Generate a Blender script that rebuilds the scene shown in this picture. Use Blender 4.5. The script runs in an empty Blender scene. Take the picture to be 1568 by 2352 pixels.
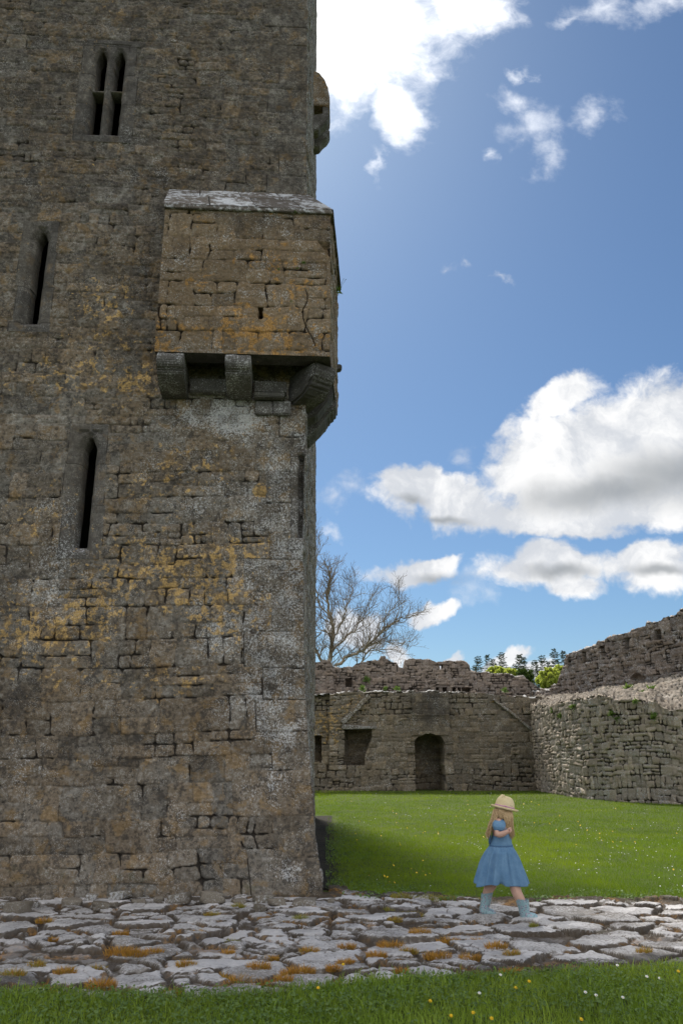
import bpy, bmesh, math, random
import numpy as np
from mathutils import Vector, Matrix, Euler
R = math.radians
random.seed(7); rng = np.random.default_rng(7)
sc = bpy.context.scene
C = sc.collection

# ------------------------------------------------------------------ camera
CAMZ, PITCH, F = 1.4, R(17.14), 1829.3          # F in the px of a 1568 x 2352 frame
cd = bpy.data.cameras.new("camera"); cam = bpy.data.objects.new("camera", cd); C.objects.link(cam)
cd.sensor_fit = 'VERTICAL'; cd.sensor_height = 36; cd.lens = 28
cd.clip_start = .1; cd.clip_end = 6000
cam.location = (0, 0, CAMZ); cam.rotation_euler = (math.pi/2 + PITCH, 0, 0)
sc.camera = cam
cP, sP = math.cos(PITCH), math.sin(PITCH)
def ray(u, v):
    up = 1176.0 - np.asarray(v, float)
    return np.asarray(u, float) - 784.0, F*cP - up*sP, F*sP + up*cP
def atY(u, v, Y):
    x, y, z = ray(u, v); return x/y*Y, Y, CAMZ + z/y*Y
def atZ(u, v, Z=0.0):
    x, y, z = ray(u, v); t = (Z-CAMZ)/z; return x*t, y*t, Z

# ------------------------------------------------------------------ light, sky, exposure
SUN_AZ, SUN_EL = R(-14), R(50)                   # azimuth from +Y, negative = left
sd = bpy.data.lights.new("sun", 'SUN'); sd.energy = 4.4; sd.angle = R(9); sd.color = (1, .95, .86)
sun = bpy.data.objects.new("sun", sd); C.objects.link(sun)
sdir = Vector((math.sin(SUN_AZ)*math.cos(SUN_EL), math.cos(SUN_AZ)*math.cos(SUN_EL), math.sin(SUN_EL)))
sun.rotation_euler = sdir.to_track_quat('Z', 'Y').to_euler()
sun.location = (-8, 10, 40)
sc.view_settings.view_transform = 'Standard'; sc.view_settings.look = 'None'
sc.view_settings.exposure = 0.45; sc.view_settings.gamma = 1
sc.cycles.max_bounces = 5; sc.cycles.diffuse_bounces = 3; sc.cycles.transparent_max_bounces = 8
sc.cycles.use_adaptive_sampling = True; sc.cycles.adaptive_threshold = .02

class NT:
    """small helper round a node tree"""
    def __init__(s, t): s.t = t; s.n = t.nodes; s.l = t.links
    def new(s, k, **a):
        n = s.n.new(k)
        for q, v in a.items(): setattr(n, q, v)
        return n
    def put(s, sock, v):
        if isinstance(v, bpy.types.NodeSocket): s.l.new(v, sock)
        elif v is not None:
            if hasattr(sock, 'default_value'):
                try: sock.default_value = v
                except Exception: sock.default_value = (*v, 1) if len(v) == 3 else v[:3]
    def m(s, op, a, b=None, c=None, clamp=False):
        n = s.new('ShaderNodeMath', operation=op, use_clamp=clamp)
        s.put(n.inputs[0], a); s.put(n.inputs[1], b)
        if c is not None: s.put(n.inputs[2], c)
        return n.outputs[0]
    def vm(s, op, a, b=None, scale=None):
        n = s.new('ShaderNodeVectorMath', operation=op)
        s.put(n.inputs[0], a); s.put(n.inputs[1], b)
        if scale is not None: s.put(n.inputs['Scale'], scale)
        return n.outputs['Value'] if op in ('LENGTH', 'DOT_PRODUCT') else n.outputs[0]
    def noise(s, vec, scale, detail=4, rough=.55, dist=0.0, dim='3D', lac=2.0):
        n = s.new('ShaderNodeTexNoise', noise_dimensions=dim)
        s.put(n.inputs['Vector'], vec); n.inputs['Scale'].default_value = scale
        n.inputs['Detail'].default_value = detail; n.inputs['Roughness'].default_value = rough
        n.inputs['Distortion'].default_value = dist; n.inputs['Lacunarity'].default_value = lac
        return n.outputs[0]
    def step(s, x, a, b, lo=0.0, hi=1.0):
        n = s.new('ShaderNodeMapRange', interpolation_type='SMOOTHSTEP')
        s.put(n.inputs[0], x); s.put(n.inputs[1], a); s.put(n.inputs[2], b)
        s.put(n.inputs[3], lo); s.put(n.inputs[4], hi)
        return n.outputs[0]
    def mix(s, f, a, b, blend='MIX'):
        n = s.new('ShaderNodeMix', data_type='RGBA', blend_type=blend)
        s.put(n.inputs[0], f); s.put(n.inputs[6], a); s.put(n.inputs[7], b)
        return n.outputs[2]
    def sep(s, c):
        n = s.new('ShaderNodeSeparateColor'); s.put(n.inputs[0], c); return n.outputs
    def attr(s, name):
        return s.new('ShaderNodeAttribute', attribute_name=name)

W = bpy.data.worlds.new("World"); sc.world = W; W.use_nodes = True
def build_world():
    t = NT(W.node_tree); t.n.clear()
    out = t.new('ShaderNodeOutputWorld'); bg = t.new('ShaderNodeBackground')
    t.l.new(bg.outputs[0], out.inputs[0])
    sky = t.new('ShaderNodeTexSky', sky_type='NISHITA', sun_disc=False)
    sky.sun_elevation = SUN_EL; sky.sun_rotation = SUN_AZ
    sky.air_density = 1.0; sky.dust_density = 0.6; sky.ozone_density = 1.6; sky.altitude = 50
    tc = t.new('ShaderNodeTexCoord'); D = tc.outputs['Generated']
    s3 = t.new('ShaderNodeSeparateXYZ'); t.l.new(D, s3.inputs[0])
    yy = t.m('MAXIMUM', s3.outputs[1], .12)
    a = t.m('DIVIDE', s3.outputs[0], yy); b = t.m('DIVIDE', s3.outputs[2], yy)
    cb = t.new('ShaderNodeCombineXYZ'); t.l.new(a, cb.inputs[0]); t.l.new(b, cb.inputs[1])
    P0 = cb.outputs[0]
    # warped coordinates for ragged outlines
    def warp(P, scale, amp, det=5):
        n = t.new('ShaderNodeTexNoise', noise_dimensions='2D'); t.put(n.inputs['Vector'], P)
        n.inputs['Scale'].default_value = scale; n.inputs['Detail'].default_value = det; n.inputs['Roughness'].default_value = .58
        return t.vm('ADD', P, t.vm('SCALE', t.vm('SUBTRACT', n.outputs['Color'], (.5, .5, .5)), scale=amp))
    P = warp(P0, 7, .09)
    def ell(u, v, ru, rv, ang, vec):
        x, y, z = ray(u, v); cx, cy = x/y, z/y
        # metric: horizontally 1/y per px, vertically about F^2.../y^2
        rx = ru/y; ry = rv*F/(y*y)
        m = t.new('ShaderNodeMapping', vector_type='TEXTURE')
        t.put(m.inputs[0], vec)
        m.inputs['Location'].default_value = (cx, cy, 0); m.inputs['Rotation'].default_value = (0, 0, R(ang))
        m.inputs['Scale'].default_value = (rx, ry, 1)
        fl = t.vm('MULTIPLY', m.outputs[0], (1, 1, 0))
        return t.m('SUBTRACT', 1.0, t.vm('LENGTH', fl))
    def union(lst, vec):
        r = None
        for e in lst:
            q = ell(*e, vec)
            r = q if r is None else t.m('SMOOTH_MAX', r, q, .12)
        return r
    big = [(880, 60, 230, 180, 0), (1060, 20, 150, 90, -10), (915, 240, 70, 110, 20), (800, 170, 110, 130, 0), (700, 60, 200, 250, 0),
           (1420, 1000, 250, 105, 14), (1560, 985, 200, 130, 12), (1430, 1090, 300, 90, 4), (1230, 1060, 160, 115, 24), (1040, 1150, 200, 66, -12), (905, 1125, 85, 66, 10), (950, 1090, 60, 40, 0), (1420, 1150, 330, 70, -2),
           (1290, 920, 120, 50, 28), (1240, 1190, 300, 40, -4),
           (930, 1310, 135, 46, 10), (990, 1285, 85, 36, 14), (1270, 1300, 165, 62, 4), (1260, 1265, 75, 48, 0), (1340, 1350, 90, 38, 0), (1500, 1290, 140, 55, 8), (1545, 1320, 110, 55, 0),
           (975, 1408, 62, 28, 5), (1030, 1512, 52, 20, 0), (1165, 1525, 60, 26, 10), (905, 1480, 60, 36, 0), (815, 1450, 60, 60, 0), (1240, 1560, 90, 30, 0)]
    thin = [(1190, 235, 50, 30, -10), (1215, 300, 62, 50, -35), (1235, 365, 45, 30, -50), (1385, 265, 55, 28, 25), (1380, 20, 85, 35, 12), (1320, 45, 55, 15, 28), (1530, 10, 60, 30, 0),
            (800, 1110, 48, 30, 8), (745, 1140, 30, 24, 20), (768, 1208, 22, 14, -30), (860, 375, 16, 40, 10), (1062, 1050, 28, 26, 40), (1050, 625, 26, 14, 10), (1090, 618, 12, 14, 0), (1120, 350, 20, 20, 0), (1185, 165, 26, 12, 40), (1150, 645, 26, 10, 0),
            (1080, 1340, 35, 30, 0)]
    fb = union(big, P); ft = union(thin, warp(P0, 11, .10, 6))
    n1 = t.noise(P, 9, 9, .6, dim='2D'); n2 = t.noise(P0, 26, 7, .62, .4, dim='2D')
    nn = t.m('ADD', t.m('MULTIPLY', n1, .75), t.m('MULTIPLY', n2, .38))            # ~ .56 mean
    den = t.m('ADD', t.m('MULTIPLY', fb, 1.45), t.m('MULTIPLY', t.m('SUBTRACT', nn, .58), 2.0))
    mask = t.step(den, -.10, t.m('ADD', .55, t.m('MULTIPLY', t.step(b, .62, .95), .75)))
    dth = t.m('ADD', t.m('MULTIPLY', ft, .8), t.m('MULTIPLY', t.m('SUBTRACT', nn, .60), 2.6))
    mthin = t.m('MULTIPLY', t.step(dth, -.35, 1.5), .55)
    # grey undersides of the clouds
    shade = union([(1430, 1125, 330, 62, 9), (1570, 1080, 260, 95, 12), (1010, 1325, 100, 20, 4), (1270, 1330, 120, 26, 2), (1520, 1330, 100, 20, 0), (1000, 1190, 110, 18, -12), (920, 1140, 60, 18, 0)], warp(P0, 5, .07))
    sh = t.step(t.m('ADD', shade, t.m('MULTIPLY', t.m('SUBTRACT', n1, .5), .9)), -.15, .95)
    puff = t.step(n1, .36, .64)
    up0 = t.step(b, .62, .95)                                          # the high cloud next to the sun glares
    white = t.mix(puff, (.62, .65, .70), (.95, .95, .95))
    white = t.mix(t.m('MULTIPLY', sh, .8), white, (.30, .325, .35))
    white = t.mix(up0, white, (1.5, 1.5, 1.5))
    # unseen cloud field behind the camera, thickened to brighten the tower front
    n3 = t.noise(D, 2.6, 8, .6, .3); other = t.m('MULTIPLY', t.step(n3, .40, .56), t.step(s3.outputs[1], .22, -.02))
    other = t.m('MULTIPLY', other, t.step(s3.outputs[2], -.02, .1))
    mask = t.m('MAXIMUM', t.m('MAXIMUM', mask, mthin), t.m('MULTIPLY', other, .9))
    # thin brightening of the blue towards horizon and sun comes from the sky model itself
    skyc = t.vm('MULTIPLY', sky.outputs[0], (.47, .60, .70))
    # clouds are given in final radiance; the background strength is SKY
    SKY = .1
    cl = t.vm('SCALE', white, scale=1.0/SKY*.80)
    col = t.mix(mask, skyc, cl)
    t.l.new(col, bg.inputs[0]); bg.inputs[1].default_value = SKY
    try: W.cycles.sampling_method = 'MANUAL'; W.cycles.sample_map_resolution = 512
    except Exception: pass
build_world()

# ------------------------------------------------------------------ numpy noise
def hsh(*a):
    n = np.uint32(2166136261)
    with np.errstate(over='ignore'):
        for k, q in enumerate(a):
            q = np.asarray(q).astype(np.int64).astype(np.uint32)
            n = (n ^ (q * np.uint32(374761393 + 2*k*40503))) * np.uint32(668265263)
            n = (n ^ (n >> np.uint32(15))) * np.uint32(2246822519)
        n = n ^ (n >> np.uint32(13))
    return n.astype(np.float64) / 4294967296.0
def vn(x, y, seed=0):
    x, y = np.broadcast_arrays(np.asarray(x, float), np.asarray(y, float))
    xi, yi = np.floor(x), np.floor(y); fx, fy = x-xi, y-yi
    fx = fx*fx*(3-2*fx); fy = fy*fy*(3-2*fy)
    a, b_, c, d = hsh(xi, yi, seed), hsh(xi+1, yi, seed), hsh(xi, yi+1, seed), hsh(xi+1, yi+1, seed)
    return (a*(1-fx)+b_*fx)*(1-fy) + (c*(1-fx)+d*fx)*fy
def fbm(x, y, seed=0, o=4, g=.5):
    r, am, tt = 0, 1.0, 0
    for k in range(o):
        r = r + am*vn(x*2**k + 17.3*k, y*2**k - 9.1*k, seed+k); tt += am; am *= g
    return r/tt
def sst(x, a, b):
    q = np.clip((x-a)/(b-a), 0, 1); return q*q*(3-2*q)
def jit(x, n, amp, *hs):
    """position x in [0,n) -> cell index, left, right with interior borders jittered"""
    def bd(i): return np.where((i <= 0) | (i >= n), i, i + amp*(hsh(i, *hs)-.5)*2)
    i = np.clip(np.floor(x), 0, n-1)
    i = np.where(x < bd(i), i-1, i); i = np.where(x >= bd(i+1), i+1, i)
    i = np.clip(i, 0, n-1)
    return i, bd(i), bd(i+1)
def masonry(s, z, seed, bh=.5, bw=.8, warp=.04, split=(.22, .62), rough=.010, rc=.04):
    """irregular coursed rubble: distance to the nearest joint (m), two random values per stone, local u,v"""
    z2 = z + warp*2.2*(vn(s*.35, z*.4, seed+1)-.5)*2 + warp*.8*(fbm(s*2.1, z*2.1, seed+2, 3)-.5)
    s2 = s + warp*1.3*(fbm(s*2.0, z*2.6, seed+3, 3)-.5)*2
    s2 = s2 + .035*(vn(s*1.7+5, z*3.3, seed+4)-.5)*2*(bw/.8) + .02*(vn(s*6, z*5, seed+4)-.5)
    z2 = z2 + .026*(vn(s*3.1, z*1.5, seed+15)-.5)*(bh/.5)*2
    r = np.random.default_rng(seed); zb = [-3.0]
    while zb[-1] < 45: zb.append(zb[-1] + bh*r.uniform(.7, 1.3))
    zb = np.array(zb); bi = np.clip(np.searchsorted(zb, z2) - 1, 0, len(zb)-2)
    v = (z2 - zb[bi]) / (zb[bi+1]-zb[bi]); H = zb[bi+1]-zb[bi]
    bwid = bw*(.8+.5*hsh(bi, seed+5)); X = s2/bwid + hsh(bi, seed+6)*9
    bd = lambda i: i + .62*(hsh(i, bi, seed+7)-.5)
    i = np.floor(X); i = np.where(X < bd(i), i-1, i); i = np.where(X >= bd(i+1), i+1, i)
    L, Rr = bd(i), bd(i+1); Wd = (Rr-L)*bwid; u = (X-L)/(Rr-L)
    q = hsh(i, bi, seed+8)
    nr = np.where(q < split[0], 1, np.where(q < split[1]+.2, 2, 3))
    j, b0, b1 = jit(v*nr, nr, .22, i, bi, seed+9)
    q2 = hsh(i, bi, j, seed+10)
    nc = np.where(q2 < .35, 1, np.where(q2 < .8, 2, 3)); nc = np.where(nr == 1, np.minimum(nc, 2), nc)
    k, c0, c1 = jit(u*nc, nc, .25, i, bi, j, seed+11)
    dz = np.minimum(v*nr-b0, b1-v*nr)/nr*H; dx = np.minimum(u*nc-c0, c1-u*nc)/nc*Wd
    d = np.where((dx < rc) & (dz < rc), rc - np.hypot(rc-dx, rc-dz), np.minimum(dx, dz))
    d = d - rough*(fbm(s*14, z*14, seed+12, 3)-.35)*2
    lu = (u*nc-c0)/(c1-c0)-.5; lv = (v*nr-b0)/(b1-b0)-.5
    return d, hsh(i, bi, j, k, seed+13), hsh(i, bi, j, k, seed+14), lu, lv
def stone_relief(s, z, seed, prot=.02, joint=.012, deep=.04, rough=.012, open_=.5, **kw):
    d, r1, r2, lu, lv = masonry(s, z, seed, **kw)
    op = sst(.30*fbm(s*1.1, z*1.1, seed+20, 3) + .70*fbm(s*5.5, z*8, seed+21, 2), .60-.25*open_, .72-.25*open_)
    g = 1 - sst(d, 0, joint*(.85+.9*op))
    h = (r1-.5)*2*prot + (lu*(r2-.5)+lv*(hsh(r1*9999, seed)-.5))*prot*1.6
    h = h - g*(.006+deep*op) - .4*prot*(1-sst(d, 0, .05))
    h = h + rough*(fbm(s*5, z*6, seed+30, 5, .55)-.5)*2 + rough*.7*(fbm(s*26, z*34, seed+31, 3)-.5)*2
    return h, np.clip(g*(.42+.58*op), 0, 1), r1, r2

# ------------------------------------------------------------------ mesh builders
def link(o, parent=None):
    C.objects.link(o)
    if parent is not None:
        o.parent = parent; o.matrix_parent_inverse = Matrix.Translation(parent.location).inverted() if False else Matrix.Identity(4)
    return o
def tag(o, label=None, cat=None, group=None, kind=None):
    if label: o['label'] = label
    if cat: o['category'] = cat
    if group: o['group'] = group
    if kind: o['kind'] = kind
    return o
def empty(name, loc, label, cat, group=None, rz=0):
    o = bpy.data.objects.new(name, None); o.location = loc; o.rotation_euler = (0, 0, rz); o.empty_display_size = .2
    C.objects.link(o); return tag(o, label, cat, group)
def raw_mesh(name, V, Fq, mat, parent=None, attrs=None, smooth=True, origin=None):
    """V (n,3) world coords (local if parent is at the origin); Fq (m,k) index array or list of such arrays"""
    V = np.asarray(V, np.float32)
    if parent is not None: V = V - np.array(parent.location, np.float32)
    Fl = Fq if isinstance(Fq, list) else [Fq]
    me = bpy.data.meshes.new(name)
    me.vertices.add(len(V)); me.vertices.foreach_set('co', V.ravel())
    idx = np.concatenate([f.ravel() for f in Fl]).astype(np.int32)
    tot = np.concatenate([np.full(len(f), f.shape[1], np.int32) for f in Fl])
    st = np.concatenate([[0], np.cumsum(tot)[:-1]]).astype(np.int32)
    me.loops.add(len(idx)); me.loops.foreach_set('vertex_index', idx)
    me.polygons.add(len(tot)); me.polygons.foreach_set('loop_start', st); me.polygons.foreach_set('loop_total', tot)
    me.update(calc_edges=True); me.validate()
    if smooth: me.polygons.foreach_set('use_smooth', np.ones(len(me.polygons), bool))
    for k, a in (attrs or {}).items():
        a = np.asarray(a, np.float32)
        if a.ndim == 1: a = np.stack([a, a, a, np.ones_like(a)], 1)
        at = me.attributes.new(k, 'FLOAT_COLOR', 'POINT'); at.data.foreach_set('color', a.ravel())
    if mat: me.materials.append(mat)
    o = bpy.data.objects.new(name, me); return link(o, parent)
def grid_faces(n, m, mask=None):
    i, j = np.meshgrid(np.arange(n-1), np.arange(m-1), indexing='ij')
    a = i*m + j
    f = np.stack([a, a+m, a+m+1, a+1], -1)
    return (f[mask] if mask is not None else f.reshape(-1, 4))
def grid_mesh(name, P, mat, parent=None, attrs=None, fmask=None, smooth=True, flip=False):
    n, m = P.shape[:2]
    f = grid_faces(n, m, fmask)
    V = P.reshape(-1, 3); A = {k: a.reshape(-1, a.shape[-1]) for k, a in (attrs or {}).items()}
    if fmask is not None:
        us, inv = np.unique(f, return_inverse=True); f = inv.reshape(f.shape)
        V = V[us]; A = {k: a[us] for k, a in A.items()}
    if flip: f = f[:, ::-1]
    return raw_mesh(name, V, f, mat, parent, A, smooth)
def fq(mask):            # faces whose four corners satisfy mask
    return mask[:-1, :-1] & mask[1:, :-1] & mask[:-1, 1:] & mask[1:, 1:]
def to_obj(bm, name, mat, parent=None, smooth=False):
    me = bpy.data.meshes.new(name)
    if parent is not None: bmesh.ops.translate(bm, verts=bm.verts, vec=-Vector(parent.location))
    bmesh.ops.recalc_face_normals(bm, faces=bm.faces)
    bm.to_mesh(me); bm.free()
    if mat: me.materials.append(mat)
    if smooth: me.polygons.foreach_set('use_smooth', np.ones(len(me.polygons), bool))
    return link(bpy.data.objects.new(name, me), parent)
def rough_block(pts8, seed, sub=5, amp=.012, mat=None, name='block', parent=None, attr=(.5, 0, .2, .3), bev=.012):
    """a dressed or rough stone from 8 corners (bottom 4 ccw, top 4), subdivided and eroded"""
    bm = bmesh.new(); v = [bm.verts.new(p) for p in pts8]
    for f in ((3, 2, 1, 0), (4, 5, 6, 7), (0, 1, 5, 4), (1, 2, 6, 5), (2, 3, 7, 6), (3, 0, 4, 7)): bm.faces.new([v[i] for i in f])
    bmesh.ops.recalc_face_normals(bm, faces=bm.faces)
    if bev: bmesh.ops.bevel(bm, geom=list(bm.edges), offset=bev, segments=2, affect='EDGES', profile=.6)
    bmesh.ops.subdivide_edges(bm, edges=[e for e in bm.edges if e.calc_length() > bev*3], cuts=sub, use_grid_fill=True)
    bm.normal_update()
    co = np.array([q.co for q in bm.verts]); nr = np.array([q.normal for q in bm.verts])
    dsp = amp*(fbm(co[:, 0]*7+co[:, 2]*3+seed, co[:, 1]*7-co[:, 2]*6, seed, 4)-.5)*2
    for q, d_, n_ in zip(bm.verts, dsp, nr): q.co += Vector(n_)*d_
    o = to_obj(bm, name, mat, parent, True)
    for k, val in (('ma', attr), ('mb', (.3, 0, seed*.37 % 1, 1))):
        at = o.data.attributes.new(k, 'FLOAT_COLOR', 'POINT')
        at.data.foreach_set('color', np.tile(np.array(val, np.float32), len(o.data.vertices)))
    return o

# ------------------------------------------------------------------ materials
def new_mat(name):
    m = bpy.data.materials.new(name); m.use_nodes = True
    t = NT(m.node_tree); b = m.node_tree.nodes['Principled BSDF']
    return m, t, b
def stone_mat(name, c1, c2, c3, orange=(.47, .31, .12), white=(.50, .50, .50), sc_=1.0, bump=.5, rndmix=.45, speck=.5, gapc=(.018, .014, .011), wsc=1.0, mottle=0.0, gapmoss=None):
    m, t, b = new_mat(name)
    tc = t.new('ShaderNodeTexCoord'); V = tc.outputs['Object']
    A = t.attr('ma'); a = t.sep(A.outputs['Color']); aw = A.outputs['Alpha']
    B = t.attr('mb'); bb = t.sep(B.outputs['Color'])
    rnd, gap, org = a[0], a[1], a[2]; soot, moss, rnd2 = bb[0], bb[1], bb[2]
    nl = t.noise(V, 1.1*sc_, 6, .6); nm = t.noise(V, 9*sc_, 6, .65, .3); nf = t.noise(V, 55*sc_, 4, .7); ng = t.noise(V, 24*sc_, 5, .7)
    col = t.mix(t.step(nl, .38, .62), c1, c2)
    col = t.mix(t.m('MULTIPLY', t.step(rnd, .25, .9), rndmix), col, c3)
    col = t.mix(t.m('MULTIPLY', t.step(nm, .42, .66), .55), col, t.mix(.5, c2, c3))
    if mottle:
        mA = t.noise(V, 3.2, 7, .72, .8); mB = t.noise(V, 15, 6, .7, .4)
        q = t.m('ADD', t.m('ADD', t.m('MULTIPLY', mA, .40), t.m('MULTIPLY', mB, .40)), t.m('MULTIPLY', ng, .30))
        col = t.mix(t.m('MULTIPLY', t.step(q, .55, .49), .68*mottle), col, (.045, .040, .036, 1))
        col = t.mix(t.m('MULTIPLY', t.step(q, .57, .63), .6*mottle), col, (.27, .25, .22, 1))
        mC = t.noise(t.vm('ADD', V, (7.3, 1.1, 4.2)), 4.5, 7, .7, .5)
        col = t.mix(t.m('MULTIPLY', t.step(mC, .53, .62), .45*mottle), col, (.26, .160, .060, 1))
    # weather staining
    so = t.step(t.m('ADD', t.m('MULTIPLY', nm, .9), t.m('MULTIPLY', soot, .9)), .62, 1.05)
    col = t.mix(t.m('MULTIPLY', so, .8), col, (.040, .036, .034, 1))
    ms = t.step(t.m('ADD', nm, moss), .72, 1.1)
    col = t.mix(t.m('MULTIPLY', ms, .75), col, (.055, .058, .022, 1))
    # ochre and white lichen crusts
    no = t.noise(V, 10*sc_, 7, .62, .5)
    om = t.step(t.m('ADD', t.m('ADD', t.m('MULTIPLY', no, .75), t.m('MULTIPLY', ng, .35)), t.m('MULTIPLY', org, .34)), .745, .83)
    oc = t.mix(t.step(nf, .3, .7), (orange[0]*.6, orange[1]*.62, orange[2]*.7, 1), (orange[0]*1.25, orange[1]*1.2, orange[2]*1.1, 1))
    nw = t.noise(V, 48*sc_*wsc, 5, .72); nw2 = t.noise(V, 4.2*sc_*wsc, 5, .6)
    wm = t.step(t.m('ADD', t.m('ADD', t.m('MULTIPLY', nw, .8), t.m('MULTIPLY', nw2, .35)), t.m('MULTIPLY', aw, .36)), .70, .84)
    col = t.mix(t.m('MULTIPLY', wm, .8), col, white)
    col = t.mix(t.m('MULTIPLY', om, .85), col, oc)
    # specks of light crust and dark pits
    vo = t.new('ShaderNodeTexVoronoi'); t.put(vo.inputs['Vector'], V); vo.inputs['Scale'].default_value = 70*sc_
    sp = t.m('MULTIPLY', t.step(vo.outputs['Distance'], .32, .16), t.step(nw2, .44, .6))
    col = t.mix(t.m('MULTIPLY', sp, speck), col, (.46, .45, .42, 1))
    grain = t.m('ADD', .52 - (.42 if mottle else 0), t.m('MULTIPLY', t.m('ADD', t.m('MULTIPLY', nf, .6), t.m('MULTIPLY', ng, .5)), .88+(.76 if mottle else 0)))
    grain = t.m('MULTIPLY', grain, t.m('ADD', .80, t.m('MULTIPLY', rnd2, .42)))
    col = t.vm('SCALE', col, scale=grain)
    if gapmoss: gapc = t.mix(t.m('MULTIPLY', t.step(t.noise(V, 2.6, 5, .65), .50, .62), t.step(ng, .38, .6)), gapc+(1,), gapmoss)
    col = t.mix(t.m('MULTIPLY', t.step(t.m('ADD', gap, t.m('MULTIPLY', t.m('SUBTRACT', ng, .5), .4)), .15, .75), .9), col, gapc)
    t.put(b.inputs['Base Color'], col); b.inputs['Roughness'].default_value = .93
    b.inputs['Specular IOR Level'].default_value = .25
    bp = t.new('ShaderNodeBump'); bp.inputs['Strength'].default_value = bump; bp.inputs['Distance'].default_value = .012
    hh = t.m('ADD', t.m('MULTIPLY', nf, .45), t.m('ADD', t.m('MULTIPLY', ng, .8), t.m('MULTIPLY', wm, .25)))
    t.put(bp.inputs['Height'], hh); t.l.new(bp.outputs[0], b.inputs['Normal'])
    return m
M = {}
M['tower'] = stone_mat('tower_limestone', (.120, .095, .068, 1), (.162, .147, .126, 1), (.195, .142, .090, 1), rndmix=.7, mottle=1, speck=.75)
M['dressed'] = stone_mat('dressed_limestone', (.088, .080, .072, 1), (.115, .105, .095, 1), (.14, .12, .095, 1), rndmix=.5, bump=.35, mottle=.45)
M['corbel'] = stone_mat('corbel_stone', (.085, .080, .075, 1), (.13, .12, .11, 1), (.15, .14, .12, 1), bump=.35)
M['far'] = stone_mat('bawn_stone', (.145, .120, .090, 1), (.185, .160, .128, 1), (.235, .18, .115, 1), mottle=.45, sc_=.45, speck=.25, bump=.8)
M['yard'] = stone_mat('yard_wall_stone', (.245, .205, .165, 1), (.31, .270, .225, 1), (.40, .32, .235, 1), sc_=.5, speck=.3, bump=.8, rndmix=.6)
M['pink'] = stone_mat('curtain_wall_stone', (.165, .135, .115, 1), (.215, .175, .15, 1), (.28, .215, .165, 1), mottle=.35, sc_=.45, speck=.3, bump=.8, rndmix=.6)
M['black'] = new_mat('dark_interior')[0]; M['black'].node_tree.nodes['Principled BSDF'].inputs['Base Color'].default_value = (.03, .028, .025, 1)

# ------------------------------------------------------------------ the tower
kT = .06
def Xc(z): return np.interp(z, [0, .6, 1.3, 2.0, 3.7, 6, 13, 30], [-.195, -.285, -.36, -.42, -.47, -.47, -.545, -.66])
def Yf(z): return np.interp(z, [0, .6, 1.3, 2.0, 3.7, 6, 13, 30], [9.28, 9.37, 9.44, 9.5, 9.56, 9.58, 9.66, 9.8])
def front(u, v, off=0.0):
    """pixel -> (X, z) on the tower's front face"""
    x, y, z = ray(u, v); Y = 9.4
    for _ in range(12):
        X, Z = x/y*Y, CAMZ+z/y*Y
        Y = Yf(Z) + kT*(X-Xc(Z)) - off
    return float(X), float(Z)
def blob(X, Z, lst):
    r = np.zeros_like(X)
    for (u, v, ru, rv, a) in lst:
        cx, cz = front(u, v); sx = abs(front(u+ru, v)[0]-cx); sz = abs(front(u, v-rv)[1]-cz)
        r = np.maximum(r, a*np.exp(-((X-cx)/sx)**2-((Z-cz)/sz)**2))
    return r
# openings: (centre x, z0, z1, half width, arch height)
def opn(u0, u1, v0, v1, arch):
    a = front((u0[0]+u0[1])/2, v0); w = abs(front(u0[1], v0)[0]-front(u0[0], v0)[0])/2
    c_ = front((u1[0]+u1[1])/2, v1); w2 = abs(front(u1[1], v1)[0]-front(u1[0], v1)[0])/2
    return ((a[0]+c_[0])/2, a[1], c_[1], (w+w2)/2, arch)
slitA = [opn((61, 88), (82, 105), 738, 530, .13)]
slitB = [opn((170, 200), (192, 219), 1256, 1003, .15)]
lu_ = opn((217, 241), (223, 243), 204, 116, .16); ru_ = opn((258, 283), (263, 286), 205, 117, .16)
ll_ = opn((203, 229), (208, 235), 305, 209, 0); rl_ = opn((244, 270), (252, 278), 306, 209, 0)
pair = [lu_, ru_, ll_, rl_]
slitC = [(front(690, 1100)[0]+.015, front(690, 1235)[1], front(690, 1045)[1], .04, .0)]
def sdo(X, Z, lst):
    r = np.full(X.shape, 9.0)
    for (cx, z0, z1, hw, ah) in lst:
        q = np.clip((Z-(z1-ah))/max(ah, 1e-6), 0, 1) if ah else 0*Z
        w = hw*(1-q)**.62 if ah else hw
        dd = np.maximum(np.abs(X-cx)-w, np.maximum(z0-Z, Z-z1))
        r = np.minimum(r, dd)
    return r
tower = empty('castle_tower', (-4.5, 15, 0), 'tall weathered grey and ochre limestone tower house filling the left side, with slit windows', 'castle tower')

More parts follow.
